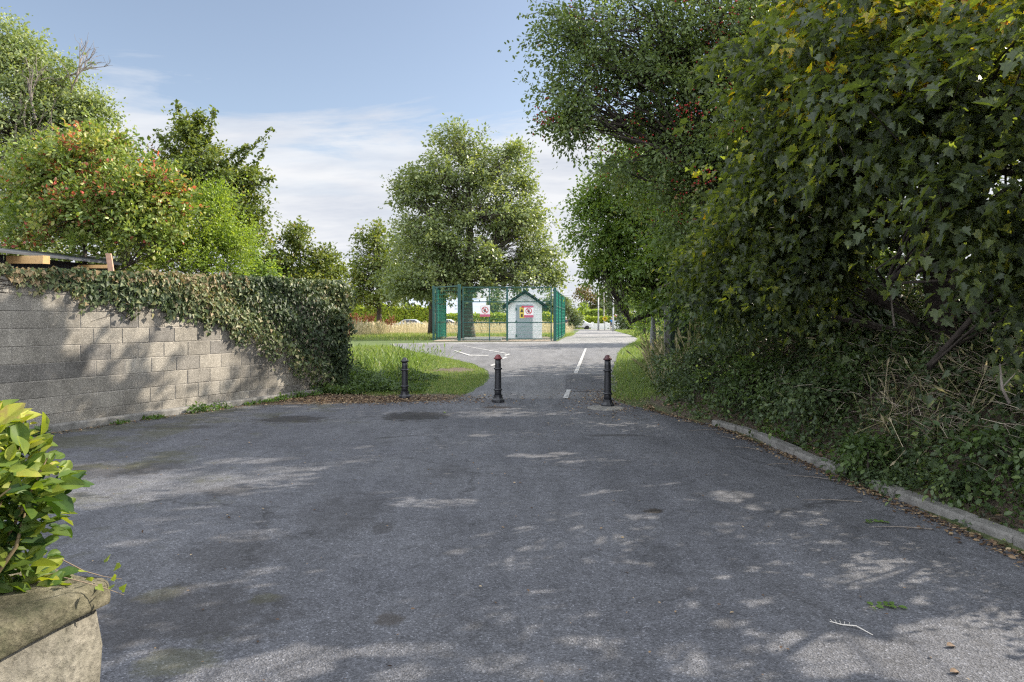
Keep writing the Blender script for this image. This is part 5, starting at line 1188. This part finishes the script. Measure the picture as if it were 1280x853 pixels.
# single bare stems on the bank
for i, (a_, b_, Y_) in enumerate([((1118,408,7.0),(1112,335,7.2),0), ((1262,505,4.9),(1250,455,5.0),0)]):
    mb = MB(); p0, p1 = P(*a_), P(*b_); mid = p0.lerp(p1, .5)+Vector((random.gauss(0,.03),0,random.gauss(0,.02)))
    mb.tube([p0, mid, p1], [.012,.010,.005], 7); q = mid; mb.tube([mid, mid+(p1-p0)*.3+Vector((.12,0,.02))], [.006,.003], 5)
    tag(mb.build('bare_stem', M_dead, None, True), ['pale bare stem standing beneath the sycamore leaves', 'pale leaning stick at the right of the bank'][i], 'stick')
# litter
def litter(label, n, fn, seed, size=.045, name='leaf_litter'):
    rng = np.random.default_rng(seed); x, y = fn(rng, n); m_ = len(x)
    z = hz(x, y)+.014+rng.random(m_)*.012
    o = leaves(name, T_OVAL, np.stack([x, y, z], 1), rng.normal(size=(m_, 3))*np.array([1,1,.12]), np.array([0,0,1.])+rng.normal(size=(m_, 3))*.3, size*(.4+rng.random(m_)), rng.random(m_), ML['litter'])
    return tag(o, label, 'leaf litter', None, 'stuff')
litter('dead leaves gathered in the gutter along the right kerb', 2600, lambda r, n: ((lambda y: (kx(y)-.02-np.abs(r.normal(size=n))*.09, y))(3.0+9.3*r.random(n))), 17, .035)
litter('dead leaves strewn over the bank soil', 5000, lambda r, n: ((lambda y: (kx(y)+.15+r.random(n)*1.6, y))(2.5+10*r.random(n))), 18, .05)
litter('dry leaf litter around the left bollard', 5200, lambda r, n: (-3.0+1.2*r.normal(size=n), 13.3+.42*r.normal(size=n)), 19, .045)
litter('leaf litter and debris around the right bollard', 1500, lambda r, n: (1.9+.38*r.normal(size=n), 13.2+1.1*r.normal(size=n)), 20, .035)
litter('dead leaves along the foot of the block wall', 900, lambda r, n: ((lambda y: (A0.x+(y-A0.y)*WD.x/WD.y+.25+np.abs(r.normal(size=n))*.12, y))(8+6.6*r.random(n))), 21, .03)
litter('tiny leaf scraps scattered over the tarmac', 420, lambda r, n: (-5+8.1*r.random(n), 2.6+10*r.random(n)), 22, .022)
# a few larger things lying on the tarmac
def on_road(px, py, name, label, cat, build):
    g = G(px, py); root = empty(name, (g.x, g.y, .008), label, cat); build(root, g); return root
def sprig(root, g):
    rng = np.random.default_rng(int(g.x*100) % 97+1); n = 9
    t = np.linspace(0, 1, n); pos = np.stack([g.x-.07+.15*t, g.y+.02*np.sin(t*3), np.full(n, .018)], 1)
    leaves('foliage', T_OVAL, pos, np.stack([rng.normal(size=n)*.5+.5, np.where(np.arange(n) % 2, 1., -1.), np.full(n, .1)], 1), np.array([[0,0,1.]]*n)+rng.normal(size=(n,3))*.2, .05, np.full(n,.55), ML['nettle'], root)
    mb = MB(); mb.tube([(g.x-.08,g.y,.012),(g.x,g.y+.01,.016),(g.x+.1,g.y,.012)], .002, 5); mb.build('stem', M_dead, root)
on_road(1092, 655, 'leaf_sprig', 'green fern like sprig lying on the tarmac near the kerb', 'sprig', sprig)
on_road(1104, 762, 'leaf_sprig', 'pale curled sprig lying beside the sunlit patch', 'sprig', sprig)
M_strw = plain('pale_straw', (.55,.52,.47), .8)
def straw(root, g):
    mb = MB(); mb.tube([(g.x-.08,g.y+.09,.012),(g.x-.04,g.y+.05,.014),(g.x+.02,g.y+.02,.02),(g.x+.06,g.y-.06,.012)], [.002,.003,.003,.002], 6)
    mb.build('stem', M_strw, root)
    for k in range(5):
        mb = MB(); mb.tube([(g.x-.07+.015*k,g.y+.075-.01*k,.014),(g.x-.075+.02*k,g.y+.10-.01*k,.02)], .0012, 4); mb.build('frayed_fibre', M_strw, root)
on_road(1068, 790, 'straw_stem', 'bleached frayed stem lying on the tarmac at lower right', 'stem', straw)
for i, (px_, py_, lab) in enumerate([(1191,812,'yellowed curled leaf on the sunlit patch, the upper one'), (1196,845,'yellowed curled leaf on the sunlit patch, nearest the bottom edge'), (1070,655-45,'small dark leaf beside the kerb gap'), (556,517,'small green leaf just in front of the middle bollard')]):
    g = G(px_, py_); o = leaves('fallen_leaf', T_OVAL2, np.array([[g.x-.03, g.y, .018]]), np.array([[1,.2,.1]]), np.array([[0,-.3,1.]]), .05, np.array([.5 if i != 3 else .9]), ML['litter'] if i < 3 else ML['nettle']); tag(o, lab, 'leaf')
# twigs in the gutter
rng = random.Random(5)
for i in range(9):
    y = 5+i*.75; x = float(kx(y))-.12-rng.random()*.25; mb = MB(); a_ = rng.uniform(1.9, 3.4); l = rng.uniform(.2,.5)
    mb.tube([(x,y,.018),(x+math.cos(a_)*l*.5,y+math.sin(a_)*l*.5+.02,.022),(x+math.cos(a_)*l,y+math.sin(a_)*l,.016)], [.005,.004,.002], 5)
    tag(mb.build('twig', M_dead), 'thin dead twig lying in the gutter by the kerb', 'twig', 'twigs in the gutter')
# red dock plants in the meadow
for i, (px_, Y_, h_, lab) in enumerate([(436,38,1.35,'tallest rusty red dock plant beside the ivy'), (447,52,1.75,'broad rusty red dock plant in the dry meadow'), (461,56,1.9,'slim red dock plant left of the narrow tree'), (485,57,1.6,'rusty dock plant right of the narrow tree trunk'), (428,45,1.4,'small red dock plant against the wall end')]):
    rng = np.random.default_rng(200+i); x = Xp(px_,Y_); z0 = float(hprof(Y_)); root = empty('dock_plant', (x,Y_,z0), lab, 'plant', 'dock plants in the meadow')
    mb = MB(); tips_ = []
    for k in range(9):
        dx_, dy_ = rng.normal(size=2)*.22; top = Vector((x+dx_*1.6, Y_+dy_, z0+h_*rng.uniform(.7,1))); mb.tube([(x+dx_*.2,Y_,z0),(x+dx_*.8,Y_+dy_*.5,z0+h_*.5),top], [.012,.01,.005], 5); tips_.append((Vector((x+dx_*.8,Y_+dy_*.5,z0+h_*.5)), top))
    mb.build('stem', plain('dock_stem', (.2,.08,.04), .8), root)
    n = 420; i_ = rng.integers(0, 9, n); t = rng.random(n)[:, None]; A_ = np.array([list(q[0]) for q in tips_])[i_]; B_ = np.array([list(q[1]) for q in tips_])[i_]
    leaves('foliage', T_QUAD, A_*(1-t)+B_*t+rng.normal(size=(n,3))*.05, rng.normal(size=(n,3)), rng.normal(size=(n,3)), .1, rng.random(n), ML['dock'], root)  # rusty seed heads along the upper stems
# leafy growth spilling into the gap between the kerb stones and over their backs
weeds('creeping plants spilling through the gap in the kerb', 260, (3.22, 3.75, 5.9, 7.2), .16, ML['bramble'], 31, T_OVAL, .04, per=12, name='undergrowth', cat='undergrowth')
weeds('ivy strands creeping over the back edge of the kerb stones', 700, (2.6, 3.75, 2.8, 11.5), .12, ML['bramble'], 32, T_IVY, .04, keep=lambda x, y: (x > kx(y)+.02) & (x < kx(y)+.26) & (np.sin(y*3.1)+np.sin(y*7.7+1) > .2), per=9, name='undergrowth', cat='undergrowth')
